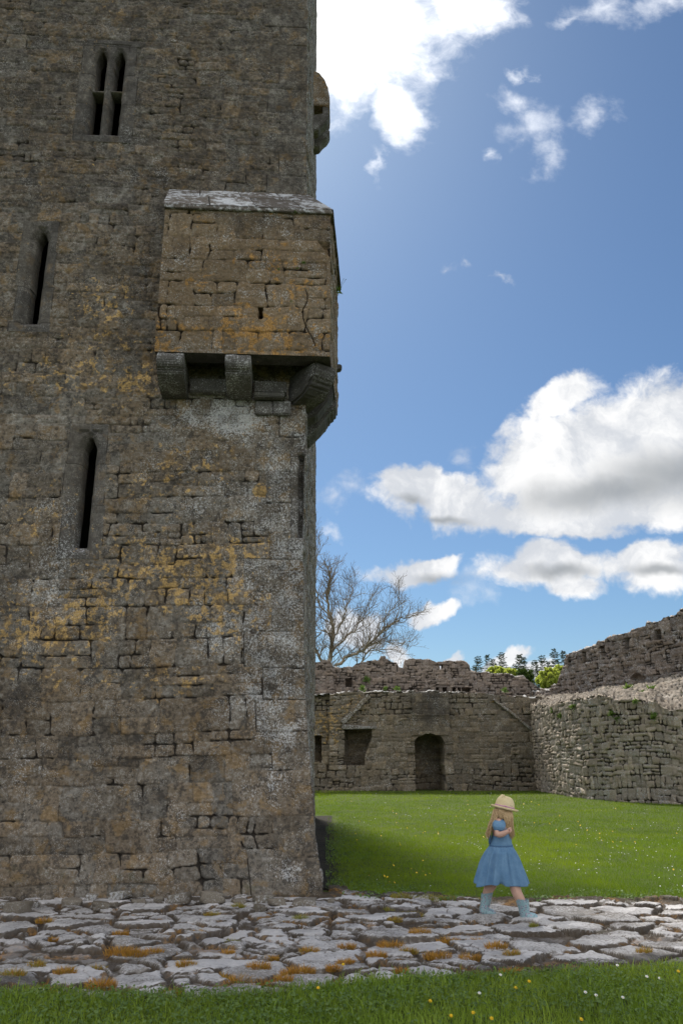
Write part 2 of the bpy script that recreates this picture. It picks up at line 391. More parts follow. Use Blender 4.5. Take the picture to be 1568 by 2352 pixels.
def tower_front():
    st = .0112
    tt = np.concatenate([np.arange(0, 5.6, st)]); zz = np.arange(-.25, 14.6, st*1.02)
    T, Z = np.meshgrid(tt, zz, indexing='ij')
    edge = .006*(fbm(0*Z+3, Z*6, 5, 3)-.5)*2 + .014*(vn(Z*0+2, Z*2.3, 6)-.5)
    X = Xc(Z)+edge - T
    h, gap, r1, r2 = stone_relief(T*1.0, Z, 11, prot=.009, joint=.0048, deep=.022, rough=.010, open_=.20, bh=.33, bw=.52, split=(.42, .72), warp=.03)
    # upper wall is flatter, smaller stones, half rendered with old mortar
    h2, gap2, r12, r22 = stone_relief(T, Z, 47, prot=.007, joint=.006, deep=.022, rough=.015, open_=.08, bh=.26, bw=.42, warp=.035, split=(.4, .75))
    up = sst(Z + .9*(fbm(T*.8, Z*.8, 3, 3)-.5)*2, 4.6, 5.6)*(1-sst(-X*0+T, 0, .01)*0)
    h = h*(1-up)+h2*up; gap = gap*(1-up)+gap2*.75*up; r1 = np.where(up > .5, r12, r1); r2 = np.where(up > .5, r22, r2)
    # corner quoins
    qh = .41; qz = Z + .05*np.sin(Z*3.1) + .02*(vn(T*2, Z*2, 9)-.5); qi = np.floor(qz/qh); ql = qz/qh-qi
    qw = np.where(np.mod(qi, 2) == 0, .70, .40)*(.8+.5*hsh(qi, 77))
    dq = np.minimum(np.minimum(ql, 1-ql)*qh, np.abs(qw-T)); inq = T < qw
    gq = 1-sst(dq - .006*(vn(T*30, Z*30, 8)-.3), 0, .010)
    opq = sst(vn(T*3, Z*3, 10), .35, .8)
    hq = (hsh(qi, 78)-.5)*.010 - gq*(.005+.02*opq) + .007*(fbm(T*7, Z*7, 12, 5)-.5)*2
    h = np.where(inq, hq, h); gap = np.where(inq, gq*(.35+.5*opq), gap); r1 = np.where(inq, hsh(qi, 79)*.7, r1)
    # openings with dressed surrounds
    sA, sB, sP_, sC = sdo(X, Z, slitA), sdo(X, Z, slitB), sdo(X, Z, pair), sdo(X, Z, slitC)
    reg = np.zeros(X.shape, int)
    def surround(sdv, lst, wid, ch, num, topex, side=1.0):
        nonlocal h, gap, r1
        x0 = min(o[0]-o[3] for o in lst); x1 = max(o[0]+o[3] for o in lst); z0 = min(o[1] for o in lst); z1 = max(o[2] for o in lst)
        bi = np.floor((Z-z0+.02)/.55); ww = wid*(.8+.45*hsh(bi, num, X > (x0+x1)/2))
        ins = (X > x0-ww) & (X < x1+ww) & (Z > z0-.16) & (Z < z1+topex)
        bl = (Z-z0+.02)/.55-bi; dj = np.minimum(np.minimum(bl, 1-bl)*.55, np.minimum(np.abs(X-(x0-ww)), np.abs(X-(x1+ww))))
        g = 1-sst(dj, 0, .009)
        hh = .004-g*.006+.004*(fbm(X*9, Z*9, 40+num, 4)-.5)*2 + .0022*np.sin(Z*260+6*vn(X*8, Z*8, 3))*(1-g)
        hh = np.where(sdv < ch, hh-(ch-np.maximum(sdv, 0))*1.0, hh)
        h = np.where(ins, hh, h); gap = np.where(ins, g*.75, gap); r1 = np.where(ins, hsh(bi, 5, X > (x0+x1)/2), r1)
        reg[ins] = num
    surround(sA, slitA, .17, .075, 1, .16); surround(sB, slitB, .17, .07, 2, .17)
    surround(sP_, pair, .19, .05, 3, .20)
    surround(sC, slitC, .10, .03, 4, .05)
    # spandrel sinkings above the heads
    for (cx, z0, z1, hw, ah) in slitB:
        for sg in (-1, 1):
            tri = (np.abs(X-(cx+sg*.085)) < .06) & (Z > z1+.02+.0) & (Z < z1+.09) & ((Z-z1-.02) > .07*(1-np.abs(X-cx)/.15)*.8)
            h = np.where(tri, h-.03, h)
    zt = pair[0][2]
    for sx in np.linspace(pair[0][0]-.13, pair[1][0]+.13, 4):
        ln = (np.abs(X-sx) < .012) & (Z > zt-.02) & (Z < zt+.12); h = np.where(ln, h-.016, h)
    ln = (np.abs(Z-(zt+.12)) < .011) & (X > pair[0][0]-.15) & (X < pair[1][0]+.15); h = np.where(ln, h-.02, h)
    inside = np.minimum(np.minimum(sA, sB), sP_) < 0
    h = np.where(inside, -.24, h)
    h = np.where(sC < 0, -.16, h)
    # small rough holes between stones
    ed = sst(T, 0, .03); h = h*ed
    Y = Yf(Z) + kT*(X-Xc(Z)) - h
    P = np.stack([X, Y, Z], -1)
    # weathering densities
    org = blob(X, Z, [(470, 1330, 300, 170, .60), (560, 1270, 140, 60, .60), (420, 1080, 200, 120, .45), (640, 1420, 120, 220, .5), (600, 1130, 30, 30, .95), (120, 1450, 200, 150, .5),
                      (60, 1180, 120, 140, .45), (230, 1400, 150, 120, .6), (230, 700, 120, 180, .42), (300, 880, 140, 100, .4), (690, 1900, 30, 160, .35), (100, 620, 160, 200, .25), (330, 1560, 300, 60, .5), (120, 870, 200, 90, .42), (250, 40, 60, 120, .3)])
    org = (np.maximum(org, .12)+.03*sst(Z, 1, 2)*(1-sst(Z, 6.5, 8)))+.24*(fbm(T*1.1, Z*1.1, 91, 3)-.5)*2*(Z > 1)
    wht = blob(X, Z, [(520, 960, 170, 60, .62), (640, 1100, 90, 180, .42), (560, 1150, 240, 260, .42), (650, 1350, 120, 260, .40), (670, 1700, 110, 160, .42), (500, 1450, 200, 120, .34), (60, 1760, 120, 50, .35),
                      (620, 1600, 150, 90, .45), (560, 1850, 300, 120, .22), (120, 1300, 120, 200, .32), (660, 2000, 60, 40, .42), (300, 500, 160, 200, .15)])
    soot = blob(X, Z, [(560, 200, 260, 230, .42), (60, 180, 150, 260, .45), (700, 330, 60, 260, .45), (330, 650, 60, 160, .42), (380, 550, 60, 110, .35), (30, 1620, 60, 90, .5), (100, 1100, 60, 140, .3), (250, 1900, 300, 90, .16)])
    wht = np.clip(wht+.5*(fbm(T*1.4, Z*1.8, 92, 4)-.5), .05, 1); soot = np.maximum(soot, .42*sst(Z, 6.5, 9.5)); brown = blob(X, Z, [(250, 1850, 500, 240, 1)])
    moss = blob(X, Z, [(200, 2010, 400, 50, .30), (560, 2040, 260, 30, .25), (540, 860, 50, 20, .35), (400, 1650, 300, 80, .12), (230, 560, 200, 120, .1)])
    qz_ = inq*sst(Z, .9, 1.6)*(1-sst(Z, 6.0, 6.6)); wht = np.where(inq, np.maximum(wht, (.30+.12*hsh(qi, 80))*qz_), wht); org = org*(1-.5*qz_)
    ma = np.stack([r1, gap, org, wht], -1); mb = np.stack([soot*(1-.7*qz_), moss, r2, np.ones_like(r2)], -1)
    hole = fq(inside)
    base = fq(reg == 0) ; names = {1: 'arrow_slit', 2: 'arrow_slit', 3: 'mullioned_window', 4: 'arrow_slit'}
    regf = reg[:-1, :-1]
    grid_mesh('front_wall', P, M['tower'], tower, dict(ma=ma, mb=mb), (regf == 0) & ~hole)
    for n_ in (1, 2, 3, 4):
        o = grid_mesh(names[n_], P, M['dressed'], tower, dict(ma=ma, mb=mb), (regf == n_) & ~hole)
        o['label'] = {1: 'narrow pointed slit high on the far left with a chamfered grey surround', 2: 'narrow pointed slit in the middle of the wall with a chamfered surround', 3: 'twin window with two pointed lights above two square ones', 4: 'small slit cut beside the corner below the overhanging turret'}[n_]
    # coarse remainder of the front, beyond the frame
    for nm, ta, tb, za, zb2 in (('front_wall_left', 5.588, 13, -.25, 29), ('front_wall_top', 0, 5.59, 14.59, 29)):
        t2 = np.arange(ta, tb, .06); t2 = np.append(t2, tb); z2 = np.append(np.arange(za, zb2, .06), zb2)
        T2, Z2 = np.meshgrid(t2, z2, indexing='ij'); X2 = Xc(Z2)-T2
        h2_, g2_, a1, a2 = stone_relief(T2, Z2, 11, prot=.02, bh=.46, bw=.72)
        P2 = np.stack([X2, Yf(Z2)+kT*(X2-Xc(Z2))-h2_*sst(T2, 0, .1), Z2], -1)
        o_ = np.ones_like(a1)
        grid_mesh('front_wall', P2, M['tower'], tower, dict(ma=np.stack([a1, g2_, .3*o_, .2*o_], -1), mb=np.stack([.3*o_, 0*o_, a2, o_], -1)))
tower_front()
DEPY = 21.5
def tower_side():
    ss = np.concatenate([np.arange(0, 2.2, .022), np.arange(2.2, DEPY-9.4, .05), [DEPY-9.4]]); zz = np.concatenate([np.arange(-.25, 15, .024), np.arange(15, 29.01, .06)])
    S, Z = np.meshgrid(ss, zz, indexing='ij')
    edge = .006*(fbm(0*Z+3, Z*6, 5, 3)-.5)*2 + .014*(vn(Z*0+2, Z*2.3, 6)-.5)
    h, gap, r1, r2 = stone_relief(S, Z, 23, prot=.016, joint=.014, deep=.05, rough=.012, open_=.4, bh=.42, bw=.7)
    fade = sst(S, 0, .03); h = h*fade
    # the batter of the base dies away towards the back
    bat = Xc(Z) - np.interp(Z, [0, 6, 13, 30], [-.47, -.47, -.545, -.66])
    X = Xc(Z) + edge*(1-sst(S, 0, .4)) - bat*sst(S, .1, 5)*.9 - .0195*S*(1+0*Z) + h
    Y0 = Yf(Z)
    Y = Y0 + S*(DEPY-Y0)/(DEPY-9.4)
    P = np.stack([X, Y, Z], -1); o_ = np.ones_like(X)
    grid_mesh('side_wall', P, M['tower'], tower, dict(ma=np.stack([r1, gap, .22*o_, .40*o_], -1), mb=np.stack([.34*o_, .1*o_, r2, o_], -1)))
    # back, left and top close the hull
    bm = bmesh.new(); xr = -.66-.25
    q = [(-13.6, 8.8, 0), (-13.6, DEPY, 0), (xr, DEPY, 0)]
    vb = [bm.verts.new((x, y, -.2)) for x, y, _ in q]; vt = [bm.verts.new((x, y, 28.9)) for x, y, _ in q]
    bm.faces.new((vb[0], vt[0], vt[1], vb[1])); bm.faces.new((vb[1], vt[1], vt[2], vb[2]))
    cr = bm.verts.new((-.67, 9.82, 28.9)); bm.faces.new((vt[0], vt[1], vt[2], cr))
    to_obj(bm, 'rear_walls', M['tower'], tower)
tower_side()
def panel(name, a, b, c, d, seed, mat, parent, step=.012, org=0., wht=0., soot=0., moss=0., fade=.02, hole=None, mod=None, relief=None, **kw):
    """bilinear quad a-b (bottom) d-c (top) with stone relief; outward = (b-a) x (d-a) reversed so that it faces the viewer of a->b left to right"""
    a, b, c, d = [np.array(q, float) for q in (a, b, c, d)]
    Lw = max(np.linalg.norm(b-a), np.linalg.norm(c-d)); Lh = max(np.linalg.norm(d-a), np.linalg.norm(c-b))
    nu, nv = max(3, int(Lw/step)+1), max(3, int(Lh/step)+1)
    U, V = np.meshgrid(np.linspace(0, 1, nu), np.linspace(0, 1, nv), indexing='ij')
    P = (a*(1-U[..., None])+b*U[..., None])*(1-V[..., None]) + (d*(1-U[..., None])+c*U[..., None])*V[..., None]
    n = np.cross(b-a, d-a); n /= np.linalg.norm(n)
    S, Z = U*Lw, V*Lh
    h, g, r1, r2 = stone_relief(S, Z, seed, **kw) if relief is None else relief(S, Z, Lw, Lh)
    hm = np.zeros(S.shape, bool)
    if mod is not None: h, g, hm = mod(S, Z, h, g)
    e = np.minimum(np.minimum(S, Lw-S), np.minimum(Z, Lh-Z)); h = h*sst(e, -.002, fade)
    P = P + n*h[..., None]; o_ = np.ones_like(h)
    f = lambda q: q(S, Z) if callable(q) else q*o_
    return grid_mesh(name, P, mat, parent, dict(ma=np.stack([r1, g, f(org), f(wht)], -1), mb=np.stack([f(soot), f(moss), r2, o_], -1)), ~fq(hm))
def prism(name, prof, o, out, side, w, mat, parent, seed=1, amp=.01, attr=(.4, 0, .1, .3), cuts=3, bev=.012, soot=.3):
    """profile [(out, z)...] extruded over width w along side, centred on o"""
    o, out, side = Vector(o), Vector(out).normalized(), Vector(side).normalized()
    bm = bmesh.new(); r = []
    for s_ in (-w/2, w/2): r.append([bm.verts.new(o + out*p + side*s_ + Vector((0, 0, z))) for p, z in prof])
    n = len(prof)
    bm.faces.new(r[0]); bm.faces.new(r[1][::-1])
    for i in range(n): bm.faces.new((r[0][i], r[1][i], r[1][(i+1) % n], r[0][(i+1) % n]))
    bmesh.ops.recalc_face_normals(bm, faces=bm.faces)
    bmesh.ops.bevel(bm, geom=list(bm.edges), offset=bev, segments=2, affect='EDGES')
    bmesh.ops.triangulate(bm, faces=[f for f in bm.faces if len(f.verts) > 4])
    bmesh.ops.subdivide_edges(bm, edges=[e for e in bm.edges if e.calc_length() > .06], cuts=cuts, use_grid_fill=True)
    bm.normal_update()
    for q in bm.verts:
        d_ = amp*(float(fbm(q.co.x*9+seed, q.co.z*9+q.co.y*5, seed, 3))-.5)*2; q.co += q.normal*d_
    ob = to_obj(bm, name, mat, parent, False)
    for k, val in (('ma', attr), ('mb', (soot, 0, seed*.37 % 1, 1))):
        at = ob.data.attributes.new(k, 'FLOAT_COLOR', 'POINT'); at.data.foreach_set('color', np.tile(np.array(val, np.float32), len(ob.data.vertices)))
    return ob

# ------------------------------------------------------------------ corner turret of the tower
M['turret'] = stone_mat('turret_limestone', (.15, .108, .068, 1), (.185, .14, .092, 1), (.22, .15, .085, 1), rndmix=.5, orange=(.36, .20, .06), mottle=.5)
M['roofslab'] = stone_mat('turret_roof_slab', (.085, .072, .060, 1), (.11, .092, .078, 1), (.13, .11, .09, 1), wsc=.28, white=(.55, .56, .58), rndmix=.3)
def turret():
    xl, yl, xr, yr, xb, yb = -2.33, 8.90, -.145, 9.03, -.06, 10.85
    zb, zt, zw = 6.24, 8.41, 9.2
    par = empty('turret', (xl, yr, zb), None, None); par.parent = tower
    par.location = Vector((xl, yr, zb)) - Vector(tower.location)
    class Pa:            # children: coordinates relative to the turret's own world origin
        location = Vector((xl, yr, zb))
    def sub(o): o.parent = par; return o
    g = lambda f, *a, **k: sub(f(*a, **k))
    def shift(o): 
        o.data.transform(Matrix.Translation(-Pa.location)); o.parent = par; return o
    def fmod(S, Z, h, gp):
        sx, sz = 1.30, .50                    # loophole
        ex = S-sx; ez = Z-sz
        hole = (np.abs(ex) < .028+.004*np.sin(Z*60)) & (ez > 0) & (ez < .17)
        h = np.where(hole, -.22, h)
        tri = (S > 2.03) & (Z < 1.69) & (Z > 1.44+ (2.19-S)*1.5); h = np.where(tri, -.09, h)
        # running crack low on the right
        cx = 1.90 + .05*np.sin(Z*9)+.03*(vn(Z*9, Z*0, 3)-.5) - .15*(Z-.45); cr = (np.abs(S-cx) < .0065*sst(Z, .0, .2)) & (Z > .12) & (Z < .95)
        h = np.where(cr, h-.05, h); gp = np.where(cr, 1, gp)
        return h, gp, hole
    dens = lambda S, Z: .22*sst(Z, 1.1, .1)+.26+.5*(fbm(S*2, Z*3, 91, 3)-.5)*2
    o = panel('face', (xl, yl, zb), (xr, yr, zb), (xr, yr, zt), (xl, yl, zt), 61, M['turret'], None, step=.0105, org=dens, wht=.24, soot=lambda S, Z: .34*sst(Z, 1.2, 2.1)*sst(S, .3, .9)+.08, moss=.12, mod=fmod,
              prot=.008, joint=.006, deep=.03, rough=.009, open_=.30, bh=.33, bw=.66, split=(.55, .75), warp=.035)
    shift(o)
    shift(panel('face', (xr, yr, zb), (xb, yb, zb), (xb, yb, zt), (xr, yr, zt), 62, M['turret'], None, step=.013, org=.25, wht=.3, soot=.2, prot=.015, joint=.008, deep=.03, bh=.36, bw=.62))
    shift(panel('face', (xl, 9.7, zb), (xl, yl, zb), (xl, yl, zt), (xl, 9.7, zt), 63, M['turret'], None, step=.02, org=.25, wht=.2, soot=.2, prot=.015, joint=.008, bh=.36, bw=.62))
    shift(panel('face', (xb, yb, zb), (-.6, yb, zb), (-.6, yb, zt), (xb, yb, zt), 64, M['turret'], None, step=.02, org=.25, wht=.2, soot=.2, prot=.015, joint=.008, bh=.36, bw=.62))
    # roof slabs, a front and a side slope meeting on a hip
    ov = .035; cw = (-.50, 9.66, zw)
    def slabs(S, Z, Lw, Lh):
        i = np.floor(S/.62+.2*np.floor(Z/(Lh*.55))); row = np.floor(Z/(Lh*.55))
        d = np.minimum(np.abs(S/.62+.2*row-np.round(S/.62+.2*row))*.62, np.abs(Z-Lh*.55))
        gq = 1-sst(d, .002, .012); rr = hsh(i, row, 3)
        return -.02*gq+.012*(rr-.5)+.016*(fbm(S*6, Z*6, 5, 4)-.5), gq, rr, rr
    kw = dict(org=.0, wht=lambda S, Z: .42+.8*(fbm(S*2.2, Z*3, 96, 3)-.45), soot=.15, moss=.1, relief=slabs, fade=.01)
    shift(panel('roof', (xl-ov, yl-ov, zt), (xr+ov, yr-ov, zt), cw, (-2.46, 9.55, zw), 65, M['roofslab'], None, **kw))
    shift(panel('roof', (xr+ov, yr-ov, zt), (xb+ov, yb, zt), (-.52, yb, zw), cw, 66, M['roofslab'], None, **kw))
    shift(panel('roof', (xb+ov, yb+.01, zt-.05), (-.56, yb+.01, zt-.05), (-.56, yb+.01, zw), (xb+ov, yb+.01, zt), 67, M['roofslab'], None, **kw))
    # eaves course
    def pr(name, A_, B_, hh, dp, seed, mat):
        A_, B_ = Vector(A_), Vector(B_); dr = (B_-A_); sd_ = dr.normalized(); out = Vector((sd_.y, -sd_.x, 0))
        return shift(prism(name, [(-.04, 0), (dp, 0), (dp, hh), (-.04, hh)], (A_+B_)/2, out, sd_, dr.length, mat, None, seed, .008, (.3, 0, .1, .35), 6, .008))
    pr('eaves_course', (xl-.01, yl, zt-.06), (xr+.02, yr, zt-.06), .062, ov, 5, M['roofslab'])
    pr('eaves_course', (xr+.005, yr, zt-.058), (xb+.02, yb, zt-.058), .06, ov, 6, M['roofslab'])
    # soffit: a rim of lintels round the open machicolation
    bm = bmesh.new()
    outer = [(xl, yl), (xr, yr), (xb, yb)]; inner = [(xl, yl+.27), (xr-.27, yr+.27), (xb-.25, yb)]
    vo = [bm.verts.new((x, y, zb+.002)) for x, y in outer]; vi = [bm.verts.new((x, y, zb+.004)) for x, y in inner]; vt = [bm.verts.new((x, y, zb+1.6)) for x, y in inner]
    for i in (0, 1):
        bm.faces.new((vo[i], vo[i+1], vi[i+1], vi[i])); bm.faces.new((vi[i], vi[i+1], vt[i+1], vt[i]))
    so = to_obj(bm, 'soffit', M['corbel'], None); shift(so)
    for k, val in (('ma', (.3, 0, .1, .1)), ('mb', (.5, .1, .5, 1))):
        at = so.data.attributes.new(k, 'FLOAT_COLOR', 'POINT'); at.data.foreach_set('color', np.tile(np.array(val, np.float32), len(so.data.vertices)))
    # corbels
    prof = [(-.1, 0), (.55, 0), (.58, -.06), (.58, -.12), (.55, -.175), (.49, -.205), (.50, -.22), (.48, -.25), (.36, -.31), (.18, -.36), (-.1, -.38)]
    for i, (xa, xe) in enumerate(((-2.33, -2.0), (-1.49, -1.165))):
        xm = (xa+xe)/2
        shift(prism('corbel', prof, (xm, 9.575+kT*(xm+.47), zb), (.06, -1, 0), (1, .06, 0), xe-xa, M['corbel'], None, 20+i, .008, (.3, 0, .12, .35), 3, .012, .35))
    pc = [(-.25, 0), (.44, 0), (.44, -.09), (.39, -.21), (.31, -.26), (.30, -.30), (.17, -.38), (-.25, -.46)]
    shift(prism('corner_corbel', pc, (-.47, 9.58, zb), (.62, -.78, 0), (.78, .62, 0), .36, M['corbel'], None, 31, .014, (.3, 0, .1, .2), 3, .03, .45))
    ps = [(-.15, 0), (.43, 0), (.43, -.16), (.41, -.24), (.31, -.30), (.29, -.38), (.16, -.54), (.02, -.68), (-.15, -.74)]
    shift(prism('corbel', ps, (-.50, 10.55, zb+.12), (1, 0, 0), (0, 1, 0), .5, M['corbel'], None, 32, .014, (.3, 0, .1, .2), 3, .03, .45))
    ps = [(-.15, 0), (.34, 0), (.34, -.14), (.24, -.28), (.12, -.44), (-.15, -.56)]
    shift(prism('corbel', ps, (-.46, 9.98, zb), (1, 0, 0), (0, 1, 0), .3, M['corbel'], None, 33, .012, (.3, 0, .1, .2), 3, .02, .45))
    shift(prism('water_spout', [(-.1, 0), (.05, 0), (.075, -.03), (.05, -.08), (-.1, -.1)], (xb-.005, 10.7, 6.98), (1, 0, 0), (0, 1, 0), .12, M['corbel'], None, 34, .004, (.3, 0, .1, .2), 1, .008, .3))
    # upper levels of stone packed between the corbels
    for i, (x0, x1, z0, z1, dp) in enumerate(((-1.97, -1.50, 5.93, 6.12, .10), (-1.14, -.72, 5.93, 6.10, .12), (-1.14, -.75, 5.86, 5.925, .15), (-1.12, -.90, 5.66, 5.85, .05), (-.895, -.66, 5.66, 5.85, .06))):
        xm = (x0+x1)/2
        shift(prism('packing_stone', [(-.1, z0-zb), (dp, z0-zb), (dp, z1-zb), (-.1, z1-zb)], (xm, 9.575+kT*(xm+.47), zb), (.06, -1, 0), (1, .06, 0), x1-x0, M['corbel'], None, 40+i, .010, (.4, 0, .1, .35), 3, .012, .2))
turret()
def bartizan():
    pts = [(-.1, 2.1), (.10, 2.0), (.24, 1.78), (.335, 1.45), (.37, 1.05), (.37, .78), (.30, .70), (.30, .78), (-.1, .80)]
    yc, X0 = 16.2, -.665
    pts = [(p, .1+z*.84) for p, z in pts]
    a = prism('wall_turret', pts, (X0, yc, 16.0), (1, 0, 0), (0, 1, 0), .8, M['turret'], tower, 51, .02, (.5, 0, .4, .3), 3, .02, .2)
    lo = [(p, .1+z*.8) for p, z in [(-.1, .44), (.30, .52), (.37, .50), (.36, .36), (.30, .20), (.16, .02), (.10, -.12), (-.1, -.15)]]
    for k, y in enumerate((yc-.27, yc+.27)):
        c = prism('bracket', lo, (X0, y, 16.0), (1, 0, 0), (0, 1, 0), .3, M['corbel'], None, 52+k, .012, (.4, 0, .2, .3), 2, .02, .3)
        c2 = prism('pier', [(.20, .46), (.35, .46), (.35, .78), (.20, .78)], (X0, y, 16.0), (1, 0, 0), (0, 1, 0), .2, M['corbel'], None, 55+k, .008, (.4, 0, .2, .3), 1, .015, .3)
        for q in (c, c2):
            q.data.transform(Matrix.Translation(-Vector(tower.location))); q.parent = a
bartizan()

# ------------------------------------------------------------------ ruined walls of the courtyard
def ruin_wall(name, label, path, T, thick, seed, mat, step=.035, zb=-.3, Kz=None, Kxy=None, feats=(), parts=None, org=.2, wht=.3, soot=.1, moss=.05, topwht=.6, jag=.07, jw=.3, nt=None, topamp=.10, closed_back=True, hmod=None, cat='stone wall', **kw):
    """path: [(x,y)...]; T(s): top height; feats: list of (mask(s,z), depth, part name or None)"""
    path = np.array(path, float); seg = np.hypot(*np.diff(path, axis=0).T); cum = np.concatenate([[0], np.cumsum(seg)])
    n_s = int(cum[-1]/step); s = np.linspace(0, cum[-1], n_s)
    X = np.interp(s, cum, path[:, 0]); Y = np.interp(s, cum, path[:, 1])
    k = max(3, int(1.2/step)) | 1; ker = np.hanning(k+2)[1:-1]; ker /= ker.sum()
    sm = lambda a: np.convolve(np.pad(a, k//2, mode='reflect', reflect_type='odd'), ker, 'valid')
    X, Y = sm(X), sm(Y)
    tx, ty = np.gradient(X), np.gradient(Y); L = np.hypot(tx, ty); nx, ny = ty/L, -tx/L       # outward: to the right of travel
    Tz = T(s) if callable(T) else np.interp(s, T[0], T[1])
    cell = np.floor(s/jw + .3*np.sin(s)); Tz = Tz + jag*(hsh(cell, seed+50)-.5)*2 + jag*.5*(vn(s*9, s*0, seed+51)-.5)*2
    nz = max(4, int((Tz.max()-zb)/step)); nt = nt or max(4, int(thick/step/1.5))
    q = np.linspace(0, 1, nz)
    # front rows on a fixed height lattice, squeezed into the top
    Zf = np.minimum(zb + q[None, :]*(Tz.max()-zb), Tz[:, None]); S = np.broadcast_to(s[:, None], Zf.shape)
    h, g, r1, r2 = stone_relief(S, Zf, seed, **kw)
    if hmod is not None: h, g = hmod(S, Zf, h, g)
    reg = np.zeros(Zf.shape, int); names = [None]
    for (mk, dep, pn) in feats:
        mm = mk(S, Zf)
        h = np.where(mm, np.where(dep > 0, -dep, 0)+h*.8, h) if dep is not None else h
        if pn: names.append(pn); reg[mm] = len(names)-1
    g = np.where(reg > 0, g*.6, g)
    Pf = np.stack([X[:, None]+nx[:, None]*h, Y[:, None]+ny[:, None]*h, Zf], -1)
    # top
    w = np.linspace(0, 1, nt+1)[1:]
    if Kxy is None: kx, ky = X-nx*thick, Y-ny*thick
    else: kx, ky = Kxy(X, Y)
    kz = Tz + .05 if Kz is None else Kz(s, X, Y, Tz)
    Sx = np.broadcast_to(s[:, None], (len(s), nt)); dist = np.hypot(kx-X, ky-Y)[:, None]*w
    tz = Tz[:, None]*(1-w)+kz[:, None]*w
    ht, gt, r1t, r2t = stone_relief(Sx, dist+20, seed+3, **kw)
    bump = topamp*(fbm(Sx*1.6, dist*1.6, seed+7, 4)-.5)*2*np.minimum(1, w*6)[None] + ht*1.5
    Pt = np.stack([X[:, None]*(1-w)+kx[:, None]*w, Y[:, None]*(1-w)+ky[:, None]*w, tz+bump], -1)
    o_, t_ = np.ones_like(h), np.ones_like(ht)
    F_ = lambda q, S_, Z_, O: q(S_, Z_)*O if callable(q) else q*O
    A1 = np.stack([r1, g, F_(org, S, Zf, o_), F_(wht, S, Zf, o_)], -1); A2 = np.stack([r1t, gt, .05*t_, topwht*t_], -1)
    B1 = np.stack([F_(soot, S, Zf, o_), F_(moss, S, Zf, o_), r2, o_], -1); B2 = np.stack([.42*t_+.2*(r1t-.5), .25*t_, r2t, t_], -1)
    P = np.concatenate([Pf, Pt], 1); A = np.concatenate([A1, A2], 1); B = np.concatenate([B1, B2], 1)
    if closed_back:
        bz = np.linspace(1, 0, 5)[1:]
        Pb = np.stack([kx[:, None]+0*bz, ky[:, None]+0*bz, zb+(Pt[:, -1, 2]-zb)[:, None]*bz], -1)
        P = np.concatenate([P, Pb], 1); A = np.concatenate([A, np.repeat(A2[:, -1:], 4, 1)], 1); B = np.concatenate([B, np.repeat(B2[:, -1:], 4, 1)], 1)
        m = P.shape[1]
        # end caps
        for e in (0, -1):
            pass
    regs = np.zeros(P.shape[:2], int); regs[:, :reg.shape[1]] = reg
    par = empty(name, (float(X[len(X)//2]), float(Y[len(X)//2]), 0), label, cat)
    rf = np.maximum(np.maximum(regs[:-1, :-1], regs[1:, :-1]), np.maximum(regs[:-1, 1:], regs[1:, 1:]))
    grid_mesh('masonry', P, mat, par, dict(ma=A, mb=B), rf == 0)
    for i in range(1, len(names)):
        if (rf == i).any(): grid_mesh(names[i], P, mat, par, dict(ma=A, mb=B), rf == i)
    if closed_back:
        for e in (0, -1):
            ring = P[e]; c0 = ring.mean(0)
            V = np.concatenate([ring, c0[None]]); n = len(ring)
            f = np.stack([np.arange(n), np.roll(np.arange(n), -1), np.full(n, n)], 1)
            aa = np.tile(np.array([[.5, 0, .1, .2]]), (n+1, 1)); b2 = np.tile(np.array([[.2, .05, .5, 1]]), (n+1, 1))
            raw_mesh('end_face', V, f if e == 0 else f[:, ::-1], mat, par, dict(ma=aa, mb=b2), False)
    return par, (s, X, Y, Tz)
def ztop(u, v, Y):
    return float(atY(u, v, Y)[0]), float(atY(u, v, Y)[2])
FY = 37.0
def fx(zx, zy, Y=FY):        # coordinates of the far-wall enlargement
    return ztop((1150+.6059*zx)/1.5944, (2300+.6059*zy)/1.5944, Y)
